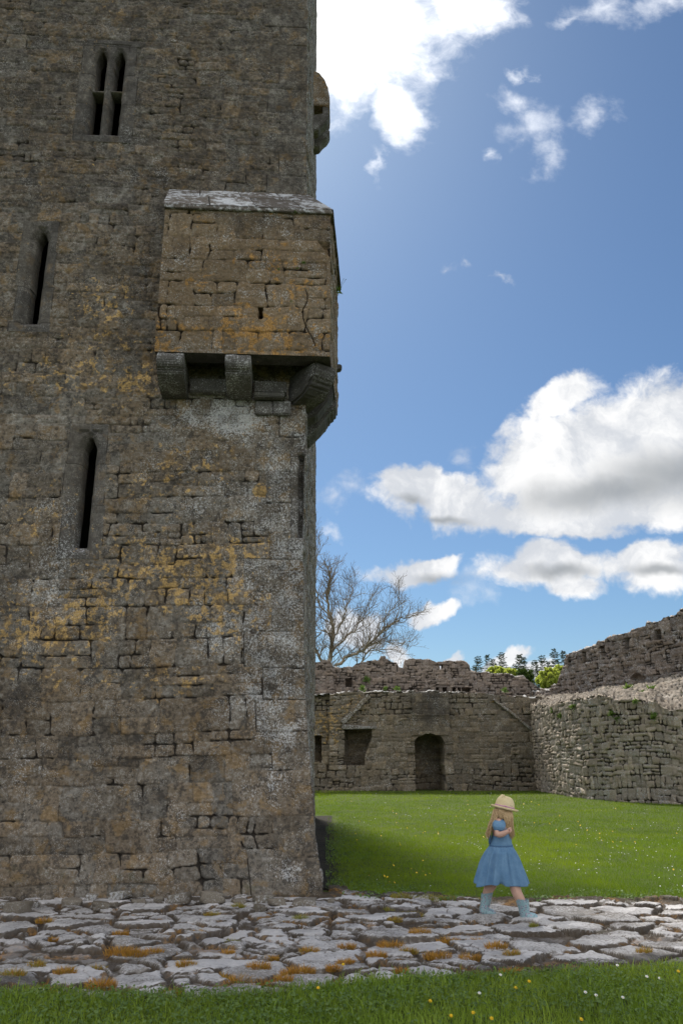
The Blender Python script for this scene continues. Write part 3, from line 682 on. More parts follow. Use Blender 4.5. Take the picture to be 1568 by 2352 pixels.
def far_wall():
    tr = [fx(x, y) for x, y in ((-60, 405), (60, 400), (100, 402), (155, 392), (160, 384), (230, 380), (260, 378), (300, 392), (340, 386), (430, 382), (520, 384), (630, 384), (740, 382), (815, 386), (960, 388), (1060, 398), (1120, 402), (1220, 412), (1310, 420))]
    sx0 = -9.0
    xs = [sx0]+[t[0] for t in tr]+[9.6]; zs = [tr[0][1]]+[t[1] for t in tr]+[tr[-1][1]]
    def box(x0, y0, x1, y1, slant=0):
        a = fx(x0, y1); b = fx(x1, y0)
        return lambda S, Z: (S+sx0 > a[0]) & (S+sx0 < b[0]) & (Z > a[1]) & (Z < b[1])
    wa, wb = fx(187, 828), fx(345, 612); sp = fx(300, 828)[0]
    def window(S, Z):
        X = S+sx0; f = np.clip((Z-wa[1])/(wb[1]-wa[1]), 0, 1)
        return (X > wa[0]) & (X < sp+(wb[0]-sp)*sst(f, .1, .9)*1.0+.02) & (Z > wa[1]) & (Z < wb[1])
    d0, d1, dt = fx(615, 970), fx(792, 970), fx(700, 640); cz = fx(700, 690)[1]
    def door(S, Z):
        X = S+sx0 + .05*(fbm(Z*2.5, S*0, 5, 3)-.5); c = (d0[0]+d1[0])/2; hw = (d1[0]-d0[0])/2
        top = cz + (dt[1]-cz)*np.sqrt(np.clip(1-((X-c)/hw)**2, 0, 1)) + .12*(fbm(S*5, S*0, 8, 2)-.5)
        return (np.abs(X-c) < hw) & (Z < top)
    sh0, sh1 = fx(562, 705), fx(845, 690)
    p0, p1, pz = fx(597, 650), fx(808, 385), fx(700, 650)[1]
    br = fx(92, 500)[0]
    def hm(S, Z, h, g):
        X = S+sx0
        panel_ = (X > p0[0]) & (X < p1[0]) & (Z > pz)            # smooth chimney breast above the arch
        ns = fbm(X*3, Z*3, 71, 3); hp = .09+.02*(ns-.5)
        h = np.where(panel_, hp + h*.35, h); g = np.where(panel_, g*.25, g)
        mort = sst(fbm(X*.5, Z*.7, 72, 3) + .35*sst(X, -1, 4)*(1-sst(X, 6, 8)), .42, .62)*(Z > .9)*(Z < 3.2)
        h = h*(1-.45*mort); g = g*(1-.6*mort)
        sh = (np.abs(X-(sh0[0]+sh1[0])/2) < (sh1[0]-sh0[0])/2) & (np.abs(Z-sh0[1]) < .05) ; h = np.where(sh, h-.07, h)
        wj = (np.abs(X-.5*(p0[0]+p1[0])) < 1.5) & (Z > 3.0) 
        back = X < br                                          # set-back stretch left of the long straight edge
        h = np.where(back, h-.35, h)
        for bxx in ((565, 762, 612, 800), (800, 762, 845, 805)):
            m = box(*bxx)(S, Z); h = np.where(m, h-.10, h)
        return h, g
    up = 1.3
    feats = [(window, 1.3, 'window_opening'), (door, 1.9, 'doorway'), (box(2, 648, 42, 808), 1.0, 'window_opening')]
    org = lambda S, Z: .30*sst(fbm(S*.4, Z*.4, 81, 2), .45, .7) + .35*np.exp(-((S+sx0-fx(270, 500)[0])/1.1)**2-((Z-3.6)/.7)**2) + .28*(1-sst(S+sx0, -.5, .8))
    soot = lambda S, Z: .22 + .35*np.exp(-((S+sx0-(p0[0]+p1[0])/2)/1.0)**2)*sst(Z, 2.4, 3.2) + .1*sst(fbm(S*.6, Z*.6, 82, 3), .5, .7)
    par, dat = ruin_wall('courtyard_wall', 'grey brown rubble wall closing the far side of the lawn, with a dark arched doorway and a square window', [(sx0, FY), (9.6, FY)],
              (np.array(xs)-sx0, np.array(zs)), 2.0, 101, M['far'], step=.03, feats=feats, hmod=hm, org=org, soot=soot, wht=.22, moss=.08, jag=.045, prot=.032, joint=.018, deep=.06, rough=.018, open_=.5, bh=.42, bw=.62, split=(.15, .6), warp=.06, topamp=.08)
    # slanting scars of a lost roof
    for i, (a, b) in enumerate((((165, 572), (335, 412)), ((1078, 430), (1320, 618)))):
        A_, B_ = fx(*a), fx(*b); ax = Vector((A_[0], FY-.08, A_[1])); bx = Vector((B_[0], FY-.08, B_[1])); d = (bx-ax); w_ = Vector((-d.z, 0, d.x)).normalized()*(.10, .055)[i]
        n_ = 2
        for k in range(3):
            p, q = ax+d*(k/3+.004), ax+d*((k+1)/3-.004)
            jj = w_*(.25*((k*7+i) % 3-1))
            o = rough_block([p-w_+jj+Vector((0, -.07, 0)), q-w_+jj+Vector((0, -.07, 0)), q-w_+jj+Vector((0, .3, 0)), p-w_+jj+Vector((0, .3, 0)), p+w_+jj+Vector((0, -.07, 0)), q+w_+jj+Vector((0, -.07, 0)), q+w_+jj+Vector((0, .3, 0)), p+w_+jj+Vector((0, .3, 0))],
                            30+k+9*i, 3, .02, M['far'], 'roof_scar_stone', par, (.7, 0, .25, .45), .02)
    a, b = fx(168, 612), fx(372, 588)
    rough_block([(a[0], FY-.16, a[1]), (b[0], FY-.14, a[1]+.02), (b[0], FY+.3, a[1]), (a[0], FY+.3, a[1]), (a[0], FY-.16, a[1]+.20), (b[0], FY-.14, a[1]+.10), (b[0], FY+.3, a[1]+.12), (a[0], FY+.3, a[1]+.2)], 3, 5, .03, M['far'], 'lintel', par, (.2, 0, 0, .5), .02)
    return par
far_wall()
def upper_wall():
    Y = 40.6
    tr = [(-80, 215), (0, 215), (60, 198), (100, 208), (112, 235), (230, 238), (255, 218), (290, 205), (395, 190), (400, 172), (430, 170), (436, 190), (500, 213), (512, 240), (540, 246), (546, 196), (600, 184), (680, 187), (735, 206), (757, 210), (760, 250), (775, 250), (778, 212), (810, 198), (905, 204), (937, 225), (945, 262), (1040, 265), (1080, 276), (1200, 281), (1215, 294), (1262, 292), (1300, 320), (1345, 350), (1370, 374), (1440, 374)]
    P = [fx(x, y, Y) for x, y in tr]; x0 = -11.0
    def box(a, b, c, d):
        p, q = fx(a, d, Y), fx(c, b, Y); return lambda S, Z: (S+x0 > p[0]) & (S+x0 < q[0]) & (Z > p[1]) & (Z < q[1])
    feats = [(box(188, 302, 226, 356), .7, 'window_opening')] + [(box(a, 358, b, 382), .5, 'beam_hole') for a, b in ((736, 752), (779, 802), (834, 856), (870, 884), (893, 940), (572, 596), (420, 445))]
    def hm(S, Z, h, g):
        X = S+x0; left = X < fx(118, 200, Y)[0]; h = np.where(left, h+.4, h); return h, g
    par, _ = ruin_wall('ruined_curtain_wall', 'broken pinkish upper wall with a ragged top, rising behind the far wall with the doorway', [(x0, Y), (10.6, Y)],
              (np.array([x0]+[p[0] for p in P])-x0, np.array([P[0][1]]+[p[1] for p in P])), .8, 151, M['pink'], step=.04, feats=feats, hmod=hm, zb=1.0, org=.15, wht=.22, soot=.16, jag=.03, jw=.25,
              prot=.035, joint=.022, deep=.05, rough=.03, open_=.5, bh=.36, bw=.5, split=(.1, .6), topamp=.05, topwht=.45)
    a, b = fx(745, 212, Y), fx(795, 222, Y)
    rough_block([(a[0], Y-.1, b[1]), (b[0], Y-.1, b[1]), (b[0], Y+.6, b[1]), (a[0], Y+.6, b[1]), (a[0], Y-.1, a[1]+.08), (b[0], Y-.1, a[1]+.08), (b[0], Y+.6, a[1]+.08), (a[0], Y+.6, a[1]+.08)], 4, 3, .04, M['pink'], 'lintel', par, (.5, 0, 0, .3), .03)
upper_wall()
def rx(zx, zy):              # enlargement of the right-hand walls -> frame px
    return (1850+.41454*zx)/1.5944, (2150+.41454*zy)/1.5944
def ratio(u, v): x, y, z = ray(u, v); return float(x/y), float(z/y)
YARD = [(8.55, 38.2), (8.45, 34.5), (8.5, 31.5), (8.6, 29.6), (9.1, 28.2), (9.95, 27.0), (11.5, 25.8), (14.5, 24.6)]
BIG = [(9.05, 41.5), (9.7, 39.5), (10.5, 37), (11.6, 34), (13.2, 31), (15.5, 28.2), (19, 26)]
def along(path, rat):
    """point of the path at a given x/y ratio"""
    p = np.array(path); r = p[:, 0]/p[:, 1]; cum = np.concatenate([[0], np.cumsum(np.hypot(*np.diff(p, axis=0).T))])
    return np.interp(rat, r, cum), np.interp(rat, r, p[:, 0]), np.interp(rat, r, p[:, 1])
def right_walls():
    tr = [(395, 905), (410, 872), (440, 868), (455, 860), (470, 800), (485, 770), (515, 690), (522, 640), (530, 592), (560, 590), (600, 575), (650, 566), (700, 542), (790, 515), (820, 480), (880, 476), (890, 455), (980, 425), (1040, 410), (1095, 412), (1115, 385), (1180, 362), (1250, 350), (1258, 315), (1370, 297), (1400, 275), (1490, 250), (1515, 215), (1570, 190), (1700, 120)]
    ss, zs = [], []
    for x, y in tr:
        r, zr = ratio(*rx(x, y)); s_, X, Y = along(BIG, r); ss.append(float(s_)); zs.append(CAMZ+zr*float(Y))
    feats = []
    for (x0, y0, x1, y1) in ((555, 615, 572, 700), (688, 575, 708, 665), (845, 515, 876, 612), (1062, 440, 1090, 555), (1328, 370, 1380, 470)):
        r0, za = ratio(*rx(x0, y1)); r1_, zb_ = ratio(*rx(x1, y0)); a, X, Y = along(BIG, r0); b, _, Y2 = along(BIG, r1_)
        feats.append((lambda S, Z, a=a, b=b, za=CAMZ+za*float(Y), zb_=CAMZ+zb_*float(Y2): (S > a) & (S < b) & (Z > za) & (Z < zb_), .55, 'gun_loop'))
    r0, za = ratio(*rx(1110, 830)); r1_, zb_ = ratio(*rx(1230, 750)); a, X, Y = along(BIG, r0); b, _, Y2 = along(BIG, r1_)
    feats.append((lambda S, Z, a=a, b=b, za=CAMZ+za*float(Y), zb_=CAMZ+zb_*float(Y2): (S > a+.1*np.sin(Z*9)) & (S < b+.15*np.sin(Z*7)) & (Z > za) & (Z < zb_ - .5*np.abs(S-(a+b)/2)), .25, 'hollow'))
    ruin_wall('bawn_wall', 'high ruined wall at upper right with a sloping broken top pierced by small square holes', BIG, (np.array(ss), np.array(zs)), 1.0, 201, M['pink'], step=.04, feats=feats, zb=1.0,
              org=.12, wht=.32, soot=.1, jag=.03, jw=.25, prot=.045, joint=.022, deep=.06, rough=.03, open_=.45, bh=.36, bw=.46, split=(.05, .6), topamp=.05)
    # lower thick wall in front with the rubble bank on it
    lo = [(215, 1000), (235, 1042), (300, 1032), (380, 1050), (450, 1035), (560, 1010), (600, 985), (640, 1000), (800, 955), (870, 950), (900, 985), (1000, 990), (1150, 978), (1200, 1000), (1320, 1000), (1345, 1030), (1400, 1075), (1480, 1085), (1570, 1078), (1700, 1075)]
    st_, zt_ = [], []
    for x, y in lo:
        r, zr = ratio(*rx(x, y)); s_, X, Y = along(YARD, r); st_.append(float(s_)); zt_.append(CAMZ+zr*float(Y))
    bk = [(200, 965), (400, 960), (520, 958), (640, 948), (830, 900), (1050, 850), (1250, 828), (1400, 770), (1570, 755), (1700, 740)]
    br, bzz = [], []
    for x, y in bk:
        r, zr = ratio(*rx(x, y)); s_, X, Y = along(BIG, r); br.append(r); bzz.append(CAMZ+zr*float(Y))
    def Kxy(X, Y):
        r = X/Y; _, kx, ky = along(BIG, np.maximum(r, .222)+.006*(r > .26)); return kx+.05, ky+.05
    def Kz(s, X, Y, Tz): return np.interp(X/Y, br, bzz)
    o, d = ruin_wall('yard_wall', 'dry stone wall on the right of the lawn, curving toward the viewer, topped by a slope of loose rubble', YARD, (np.array(st_), np.array(zt_)), 4, 251, M['yard'], step=.028, zb=-.4, Kz=Kz, Kxy=Kxy,
              org=.14, wht=lambda S, Z: .18+.12*sst(S, 4, 9), soot=lambda S, Z: .08+.10*sst(S, 8, 12), moss=lambda S, Z: .02+.25*np.exp(-((Z-3.0)/.5)**2)*sst(fbm(S, Z, 5, 3), .5, .7), topwht=.16, jag=.05, jw=.22, nt=90, topamp=.16, closed_back=False,
              prot=.040, joint=.010, deep=.05, rough=.024, open_=.55, bh=.32, bw=.36, split=(.40, .75), warp=.075, rc=.06)
    return o, d
yard, yard_dat = right_walls()

# ------------------------------------------------------------------ ground
def soil_mat(name, c1, c2, c3, sc_=1.0, bump=.6):
    m, t, b = new_mat(name); tc = t.new('ShaderNodeTexCoord'); V = tc.outputs['Object']
    n = t.noise(V, 1.3*sc_, 6, .6); f = t.noise(V, 40*sc_, 5, .7); g = t.noise(V, 9*sc_, 5, .6)
    c = t.mix(t.step(n, .35, .65), c1, c2); c = t.mix(t.m('MULTIPLY', t.step(g, .45, .7), .6), c, c3)
    c = t.vm('SCALE', c, scale=t.m('ADD', .5, t.m('MULTIPLY', f, 1.0)))
    t.put(b.inputs['Base Color'], c); b.inputs['Roughness'].default_value = .95; b.inputs['Specular IOR Level'].default_value = .2
    bp = t.new('ShaderNodeBump'); bp.inputs['Strength'].default_value = bump; bp.inputs['Distance'].default_value = .02
    t.put(bp.inputs['Height'], f); t.l.new(bp.outputs[0], b.inputs['Normal']); return m
M['turf'] = soil_mat('turf_under_grass', (.06, .085, .016, 1), (.075, .10, .020, 1), (.055, .065, .018, 1), .6)
M['soil'] = soil_mat('dark_soil', (.022, .018, .013, 1), (.035, .028, .020, 1), (.030, .034, .014, 1))
M['path'] = stone_mat('paving_limestone', (.20, .180, .158, 1), (.26, .238, .215, 1), (.33, .305, .28, 1), white=(.52, .50, .495), rndmix=.45, speck=.25, gapc=(.066, .048, .032), bump=.7, gapmoss=(.26, .13, .03, 1))
EDGE = [(-7, 5.55), (-3, 5.62), (-1.1, 5.60), (-.5, 5.66), (0, 5.86), (.5, 5.98), (1.1, 6.05), (1.6, 6.18), (3, 6.35), (7, 6.6)]
def edge_y(x): return np.interp(x, [p[0] for p in EDGE], [p[1] for p in EDGE]) + .07*(fbm(x*1.7, x*0, 301, 3)-.5)*2
def back_y(x): return np.where(x < -.2, 9.32, np.interp(x, [-.2, .1, .6, 1.5, 3, 5, 8], [10.1, 9.6, 9.38, 9.18, 9.08, 9.05, 9.05])) + .10*(fbm(x*1.9, x*0, 303, 3)-.5)*2*(x > -.2)
def gz(x, y):
    """height of the lawns"""
    h = .05*(fbm(x*.25, y*.25, 310, 3)-.5)
    return h*np.clip((y-9)/3, 0, 1) + .02*(fbm(x*1.5, y*1.5, 311, 2)-.5)
def ground():
    X, Y = np.meshgrid(np.linspace(-1500, 1500, 60), np.linspace(-300, 2600, 60), indexing='ij')
    Z = np.full(X.shape, -.30) + 0*X
    o = grid_mesh('ground', np.stack([X, Y, Z], -1), M['turf']); tag(o, kind='structure')
    # lawn sheets
    X, Y = np.meshgrid(np.arange(-9, 20, .14), np.arange(8.6, 44, .14), indexing='ij')
    inl = sst(Y-back_y(X), -.05, .25); tw = sst(X - (Xc(0)-.0195*(Y-9.3)), .05, .45)
    Z = gz(X, Y) - .06*(1-inl*tw)
    m = (X > -1.4) | (Y > DEPY-.3)
    o = grid_mesh('lawn', np.stack([X, Y, Z], -1), M['turf'], None, None, fq(m)); tag(o, kind='structure')
    X, Y = np.meshgrid(np.arange(-8, 8.01, .08), np.arange(1.2, 7.0, .08), indexing='ij')
    Z = .005+gz(X, Y) - .14*sst(Y-edge_y(X), -.05, .18)
    o = grid_mesh('lawn', np.stack([X, Y, Z], -1), M['turf']); tag(o, kind='structure')
ground()
def slabs_field(x, y, seed=401):
    cx, cy = .52, .36
    wx = x + .10*(fbm(x*2.2, y*3, seed, 3)-.5)*2 + .025*(fbm(x*11, y*13, seed+1, 3)-.5)*2
    wy = y + .07*(fbm(x*2.0, y*3, seed+2, 3)-.5)*2 + .020*(fbm(x*12, y*11, seed+3, 3)-.5)*2
    gx, gy = wx/cx, wy/cy; ix, iy = np.floor(gx), np.floor(gy)
    P = []
    for a in range(-2, 3):
        for b_ in range(-2, 3):
            jx, jy = ix+a, iy+b_
            px = (jx + .5 + .42*(hsh(jx, jy, seed+5)-.5)*2 + .5*np.mod(jy, 2))*cx; py = (jy + .5 + .40*(hsh(jx, jy, seed+6)-.5)*2)*cy
            wgt = .045*(hsh(jx, jy, seed+7)-.3)
            dd = np.hypot(wx-px, (wy-py)*1.25)-wgt
            P.append((dd, jx, jy, px, py))
    D = np.stack([p[0] for p in P]); o = np.argsort(D, axis=0)[:2]
    pick = lambda k, r: np.take_along_axis(np.stack([p[k] for p in P]), o[r:r+1], 0)[0]
    d1, d2 = pick(0, 0), pick(0, 1); jx, jy, px, py = pick(1, 0), pick(2, 0), pick(3, 0), pick(4, 0); qx, qy = pick(3, 1), pick(4, 1)
    sep = np.hypot(px-qx, py-qy)+1e-4
    d = (d2-d1)*.5*(d1+d2)/sep*1.0
    r1, r2, r3 = hsh(jx, jy, seed+8), hsh(jx, jy, seed+9), hsh(jx, jy, seed+10)
    return d, r1, r2, r3, wx-px, wy-py
def build_path():
    xs, ys = np.arange(-6.2, 6.6, .0115), np.arange(5.2, 10.3, .0115)
    X, Y = np.meshgrid(xs, ys, indexing='ij')
    d, r1, r2, r3, lx, ly = slabs_field(X, Y)
    d2, s1, s2, s3, mx, my = slabs_field(X*2.6+31, Y*2.6+17, 433); d2 = d2/2.6
    edge = edge_y(X); bk = back_y(X)
    # slabs vanish towards the back edge, the wall foot and at random
    # some cells break into smaller stones
    fine = r3 > .66; d_f, f1, f2, f3, fx_, fy_ = slabs_field(X*1.75+7, Y*1.75+3, 477); d = np.where(fine, np.minimum(d, d_f/1.75), d)
    r1 = np.where(fine, .6*r1+.4*f1, r1); r2 = np.where(fine, f2, r2); r3b = np.where(fine, f3, 1.0)
    zone = sst(Y, 9.05, 9.35)*(X < 0) + sst(Y-bk, -.30, -.02)*(X >= 0)
    gone = (r3 < .04 + .75*zone + .10*sst(fbm(X*.8, Y*.9, 5, 2), .5, .65))
    gone = gone | (Y < edge-.12) | (r3b < .08)
    gapw = .003+.028*vn(X*2.2, Y*2.2, 420)**1.5
    top = sst(d, gapw, gapw+.024)*(~gone)
    crack = 1-sst(np.abs(fbm(X*1.6+r1*9, Y*1.6, 421, 3)-.5), .0, .012); crack = crack*(r2 > .5)
    hz = -.012 + .032*r1 - .03*zone + lx*(r2-.5)*.07 + ly*((r3-.5)*.10-.02) + .018*(fbm(X*4, Y*4, 422, 5)-.5)*2 + .009*(fbm(X*22, Y*22, 423, 3)-.5)*2
    edger = .016*(1-sst(d, gapw, gapw+.05)); slab = hz-edger-.012*crack
    small = (s3 > .45)*sst(d2, .004, .02)*(.5+.5*s1)
    soil = -.040 + .02*(fbm(X*3, Y*3, 424, 4)-.5)*2 + .028*small*(fbm(X*1.3, Y*1.3, 425, 2) > .42) + .012*(fbm(X*30, Y*30, 426, 3)-.5)*2 + .045*zone
    Z = soil*(1-top)+np.maximum(slab, soil)*top
    Z = Z - .05*sst(edge-Y, 0, .2) - .12*sst(Y-bk, .0, .16)*(X > -.2)
    # flat places under the two boots
    for (bx, by, bz) in ((BOOT_F[0]+.03, BOOT_F[1], .030), (BOOT_B[0]+.03, BOOT_B[1], .030)):
        w = np.exp(-(((X-bx)/.16)**4+((Y-by)/.11)**4)); Z = Z*(1-w)+(bz+.004*(fbm(X*22, Y*22, 427, 3)-.5))*w; top = np.maximum(top, w)
    lip = 1-sst(d, gapw+.0, gapw+.030)
    gap = np.maximum(1-top, 0)*(.9-.45*small*(s1 > .3))
    sidedirt = np.clip(lip*(~gone)*.55*sst(fbm(X*6, Y*6, 428, 3), .35, .6) + .3*zone, 0, 1)
    # slabs along the front edge are darker, browner, without the pale crust
    dark = sst(edge+.42-Y, 0, .12)*sst(fbm(X*.7, Y*1.3, 429, 2), .38, .5)
    white = np.clip(.74+.40*(r2-.5)+.5*(fbm(X*2.2, Y*2.8, 431, 3)-.5)-.5*dark-.45*zone-.3*sidedirt, 0, 1)
    soot = .10+.42*dark+.32*zone+.25*sidedirt+.12*(r1 < .2)
    org = np.where(top < .5, .25, .06)+0*X; moss = .08+.30*(1-top)+.2*zone
    A = np.stack([r2*(1-.7*dark), np.clip(np.maximum(gap, crack*.7*top), 0, 1), org, white], -1); B = np.stack([soot, moss, s1, 1+0*X], -1)
    gr = np.hypot(*np.gradient(Z, .0115)); side = sst(gr, .45, 1.3)*(top > .02); A[..., 1] = np.clip(np.maximum(A[..., 1], side*.55), 0, 1); B[..., 0] = np.clip(B[..., 0]+.35*side, 0, 1); A[..., 3] *= 1-.8*side
    keep = fq(((X > -.15) | (Y < 9.5)))
    o = grid_mesh('stone_path', np.stack([X, Y, Z], -1), M['path'], None, dict(ma=A, mb=B), keep); tag(o, kind='structure')
    return X, Y, Z
BOOT_F = (float(atZ(1210, 2110)[0]), 7.93); BOOT_B = (float(atZ(1116, 2098)[0]), 8.12)
pX, pY, pZ = build_path()
def path_z(x, y): 
    i = int(round((x+6.2)/.0115)); j = int(round((y-5.2)/.0115)); i = min(max(i, 0), pZ.shape[0]-1); j = min(max(j, 0), pZ.shape[1]-1); return float(pZ[i, j])

# ------------------------------------------------------------------ grass
def leaf_mat(name, c1, c2, c3=None, transl=.35, rough=.6, sc_=.6, patch=None):
    m = bpy.data.materials.new(name); m.use_nodes = True; t = NT(m.node_tree); t.n.clear()
    out = t.new('ShaderNodeOutputMaterial'); b = t.new('ShaderNodeBsdfPrincipled'); tr = t.new('ShaderNodeBsdfTranslucent'); mx = t.new('ShaderNodeMixShader')
    A = t.sep(t.attr('ma').outputs['Color']); tc = t.new('ShaderNodeTexCoord')
    n = t.noise(tc.outputs['Object'], sc_, 4, .6)
    c = t.mix(A[0], c1, c2)
    if c3: c = t.mix(t.m('MULTIPLY', t.step(n, .42, .62), .7), c, c3)
    if patch: c = t.mix(t.step(A[2], .2, .8), c, patch)
    t.put(b.inputs['Base Color'], c); b.inputs['Roughness'].default_value = rough; b.inputs['Specular IOR Level'].default_value = .3
    t.put(tr.inputs['Color'], t.vm('MULTIPLY', c, (1.15, 1.15, .6))); mx.inputs[0].default_value = transl
    t.l.new(b.outputs[0], mx.inputs[1]); t.l.new(tr.outputs[0], mx.inputs[2]); t.l.new(mx.outputs[0], out.inputs[0])
    return m
M['grass'] = leaf_mat('mown_grass', (.110, .185, .010, 1), (.225, .31, .016, 1), (.160, .260, .012, 1), .4, sc_=.5)
M['grass_near'] = leaf_mat('long_grass', (.17, .255, .026, 1), (.37, .47, .065, 1), (.22, .335, .036, 1), .35, sc_=1.4)
M['weed'] = leaf_mat('lawn_weeds', (.09, .155, .036, 1), (.17, .25, .07, 1), None, .3)
M['tuft'] = leaf_mat('orange_dry_grass', (.44, .20, .03, 1), (.66, .37, .07, 1), (.26, .16, .045, 1), .3, sc_=9, patch=(.30, .30, .06, 1))
def blades(px, py, pz, hgt, wid, lean=.5, seg=1, rnd=None, third=None, dirs=None):
    """arrays of grass blades -> verts, faces, colour attribute"""
    n = len(px); ang = rng.uniform(0, 2*np.pi, n); fa = rng.uniform(0, 2*np.pi, n) if dirs is None else dirs
    ln = lean*rng.uniform(.2, 1, n)*hgt; dx, dy = np.cos(fa)*ln, np.sin(fa)*ln
    wx, wy = np.cos(ang)*wid/2, np.sin(ang)*wid/2; rnd = rng.uniform(0, 1, n) if rnd is None else rnd
    base = np.stack([px, py, pz], 1)
    a = base+np.stack([-wx, -wy, 0*wx], 1); b = base+np.stack([wx, wy, 0*wx], 1); tip = base+np.stack([dx, dy, hgt*np.sqrt(np.maximum(.15, 1-(ln/hgt)**2*.6))], 1)
    th = np.zeros(n) if third is None else third
    if seg == 1:
        V = np.stack([a, b, tip], 1).reshape(-1, 3); Fc = np.arange(3*n).reshape(-1, 3); k = 3
        g = np.tile([0, 0, 1], n)
    else:
        mid = base+np.stack([dx*.35, dy*.35, hgt*.62], 1); wv = np.stack([wx, wy, 0*wx], 1)*.8
        V = np.stack([a, b, mid+wv, mid-wv, tip], 1).reshape(-1, 3); i = np.arange(n)*5
        Fc = [np.stack([i, i+1, i+2, i+3], 1), np.stack([i+3, i+2, i+4], 1)]; k = 5; g = np.tile([0, 0, .6, .6, 1], n)
    A = np.stack([np.repeat(rnd, k), g, np.repeat(th, k), np.ones(n*k)], 1)
    return V, Fc, A
def lawn_grass():
    N = 330000
    Y = 1/rng.uniform(1/37.6, 1/9.2, N); X = -1.4 + rng.uniform(0, 1, N)*(.46*Y+3.0)
    # even coverage: thin the points where the strip is narrow
    by = back_y(X); tx = Xc(0) - .0195*(Y-9.3)
    dist_t = X-tx; keep = (Y > by - .05*rng.uniform(0, 1, N)) & ((dist_t > .05) | (Y > DEPY))
    near_t = np.clip(1-(dist_t-.05)/(.38+.25*vn(Y*1.2, Y*0, 9)), 0, 1)*sst(-X, -1.2, .2)*(Y < DEPY); dist_t = np.where(Y > DEPY, 9, dist_t); keep &= rng.uniform(0, 1, N) > near_t*.97
    rag = np.clip(1-(Y-by)/.35, 0, 1)*sst(fbm(X*2.5, Y*2.5, 12, 3), .50, .62); keep &= rng.uniform(0, 1, N) > rag
    r = X/Y; s_, wxx, wyy = along(YARD, r); keep &= (Y < np.where(r < .2285, 37.2, wyy+.2))
    X, Y = X[keep], Y[keep]; n = len(X); g = np.maximum(1, Y/10)
    cl_ = fbm(X*2.6, Y*1.8, 16, 3); rnd = np.clip(.5+1.3*(fbm(X*.35, Y*.22, 15, 3)-.5)*1.6 + 1.6*(cl_-.5) + rng.normal(0, .20, n), 0, 1)
    hh = rng.uniform(.018, .048, n)*(1+.25*(g-1)**.6)*(.55+.95*cl_)
    V, Fc, A = blades(X, Y, gz(X, Y)-.004, hh, .0042*g**1.0, .75, 1, rnd)
    o = raw_mesh('lawn_grass', V, Fc, M['grass'], None, dict(ma=A), False)
    tag(o, 'short mown green grass of the courtyard lawn', 'grass', kind='stuff')
    # foreground strip, longer, mixed with clover leaves
    N = 150000; X = rng.uniform(-4.2, 4.4, N); Y = 3.2 + rng.uniform(0, 1, N)**.75*3.5
    keep = (Y < edge_y(X)+.03*rng.uniform(-1, 1, N)) & (np.abs(X) < Y*.52+.9); X, Y = X[keep], Y[keep]; n = len(X)
    rnd = np.clip(.5+1.4*(fbm(X*1.2, Y*1.6, 17, 3)-.5) + rng.normal(0, .2, n), 0, 1)
    hh = rng.uniform(.025, .065, n)*(.7+.9*fbm(X*1.6, Y*2, 19, 3)); big = rng.uniform(0, 1, n) < .03; hh = np.where(big, hh*1.7, hh)
    V, Fc, A = blades(X, Y, .0+gz(X, Y), hh, np.where(big, .006, .0042), .8, 2, rnd)
    o = raw_mesh('foreground_grass', V, Fc, M['grass_near'], None, dict(ma=A), False)
    tag(o, 'longer uneven grass in front of the stone path', 'grass', kind='stuff')
    # small round leaves: clover, daisy and plantain foliage
    def leaves(X, Y, Z, size, col):
        n = len(X); k = 6; th = np.linspace(0, 2*np.pi, k, endpoint=False)
        nrm = np.stack([rng.normal(0, .55, n), rng.normal(-.25, .5, n), np.ones(n)], 1); nrm /= np.linalg.norm(nrm, axis=1)[:, None]
        t1 = np.cross(nrm, rng.normal(0, 1, (n, 3))); t1 /= np.linalg.norm(t1, axis=1)[:, None]; t2 = np.cross(nrm, t1)
        el = rng.uniform(.45, .8, n)
        P = np.stack([X, Y, Z], 1)[:, None] + (t1[:, None]*np.cos(th)[None, :, None] + t2[:, None]*(np.sin(th)[None]*el[:, None])[..., None])*size[:, None, None]
        P = P + nrm[:, None]*(np.cos(th)**2*.25)[None, :, None]*size[:, None, None]
        A = np.stack([np.repeat(col, k), 0*np.repeat(col, k), 0*np.repeat(col, k), np.ones(n*k)], 1)
        return P.reshape(-1, 3), np.arange(n*k).reshape(-1, k), A
    N = 52000; X = rng.uniform(-4, 4.2, N); Y = 3.3+rng.uniform(0, 1, N)*3.4
    pr = sst(fbm(X*1.1, Y*1.5, 23, 3), .38, .58); keep = (Y < edge_y(X)+.04*rng.uniform(-1, 1, N)) & (np.abs(X) < Y*.52+.8) & (rng.uniform(0, 1, N) < .2+.8*pr); X, Y = X[keep], Y[keep]; n = len(X)
    V, Fc, A = leaves(X, Y, .015+rng.uniform(0, .035, n)*(1+.6*fbm(X*2, Y*2, 3, 2)), rng.uniform(.006, .014, n), rng.uniform(0, 1, n))
    o = raw_mesh('clover', V, Fc, M['weed'], None, dict(ma=A), False); tag(o, 'clover and daisy leaves in the foreground grass', 'ground cover', kind='stuff')
    # creeping weeds over the soil beside the tower and along the back of the path
    N = 34000; X = rng.uniform(-.35, 4.6, N); Y = 9.0+rng.uniform(0, 1, N)**1.3*10
    by = back_y(X); tx = Xc(0)-.0195*(Y-9.3); dist_t = X-tx
    z1 = (dist_t > .03) & (dist_t < .75) & (Y > 9.5); z2 = (Y > by-.45) & (Y < by+.55) & (X > .0)
    cl = fbm(X*3.5, Y*2.2, 27, 3); keep = ((z1 & (cl > .50-.10*sst(Y, 10.5, 13))) | (z2 & (cl > .47))) ; X, Y = X[keep], Y[keep]; n = len(X)
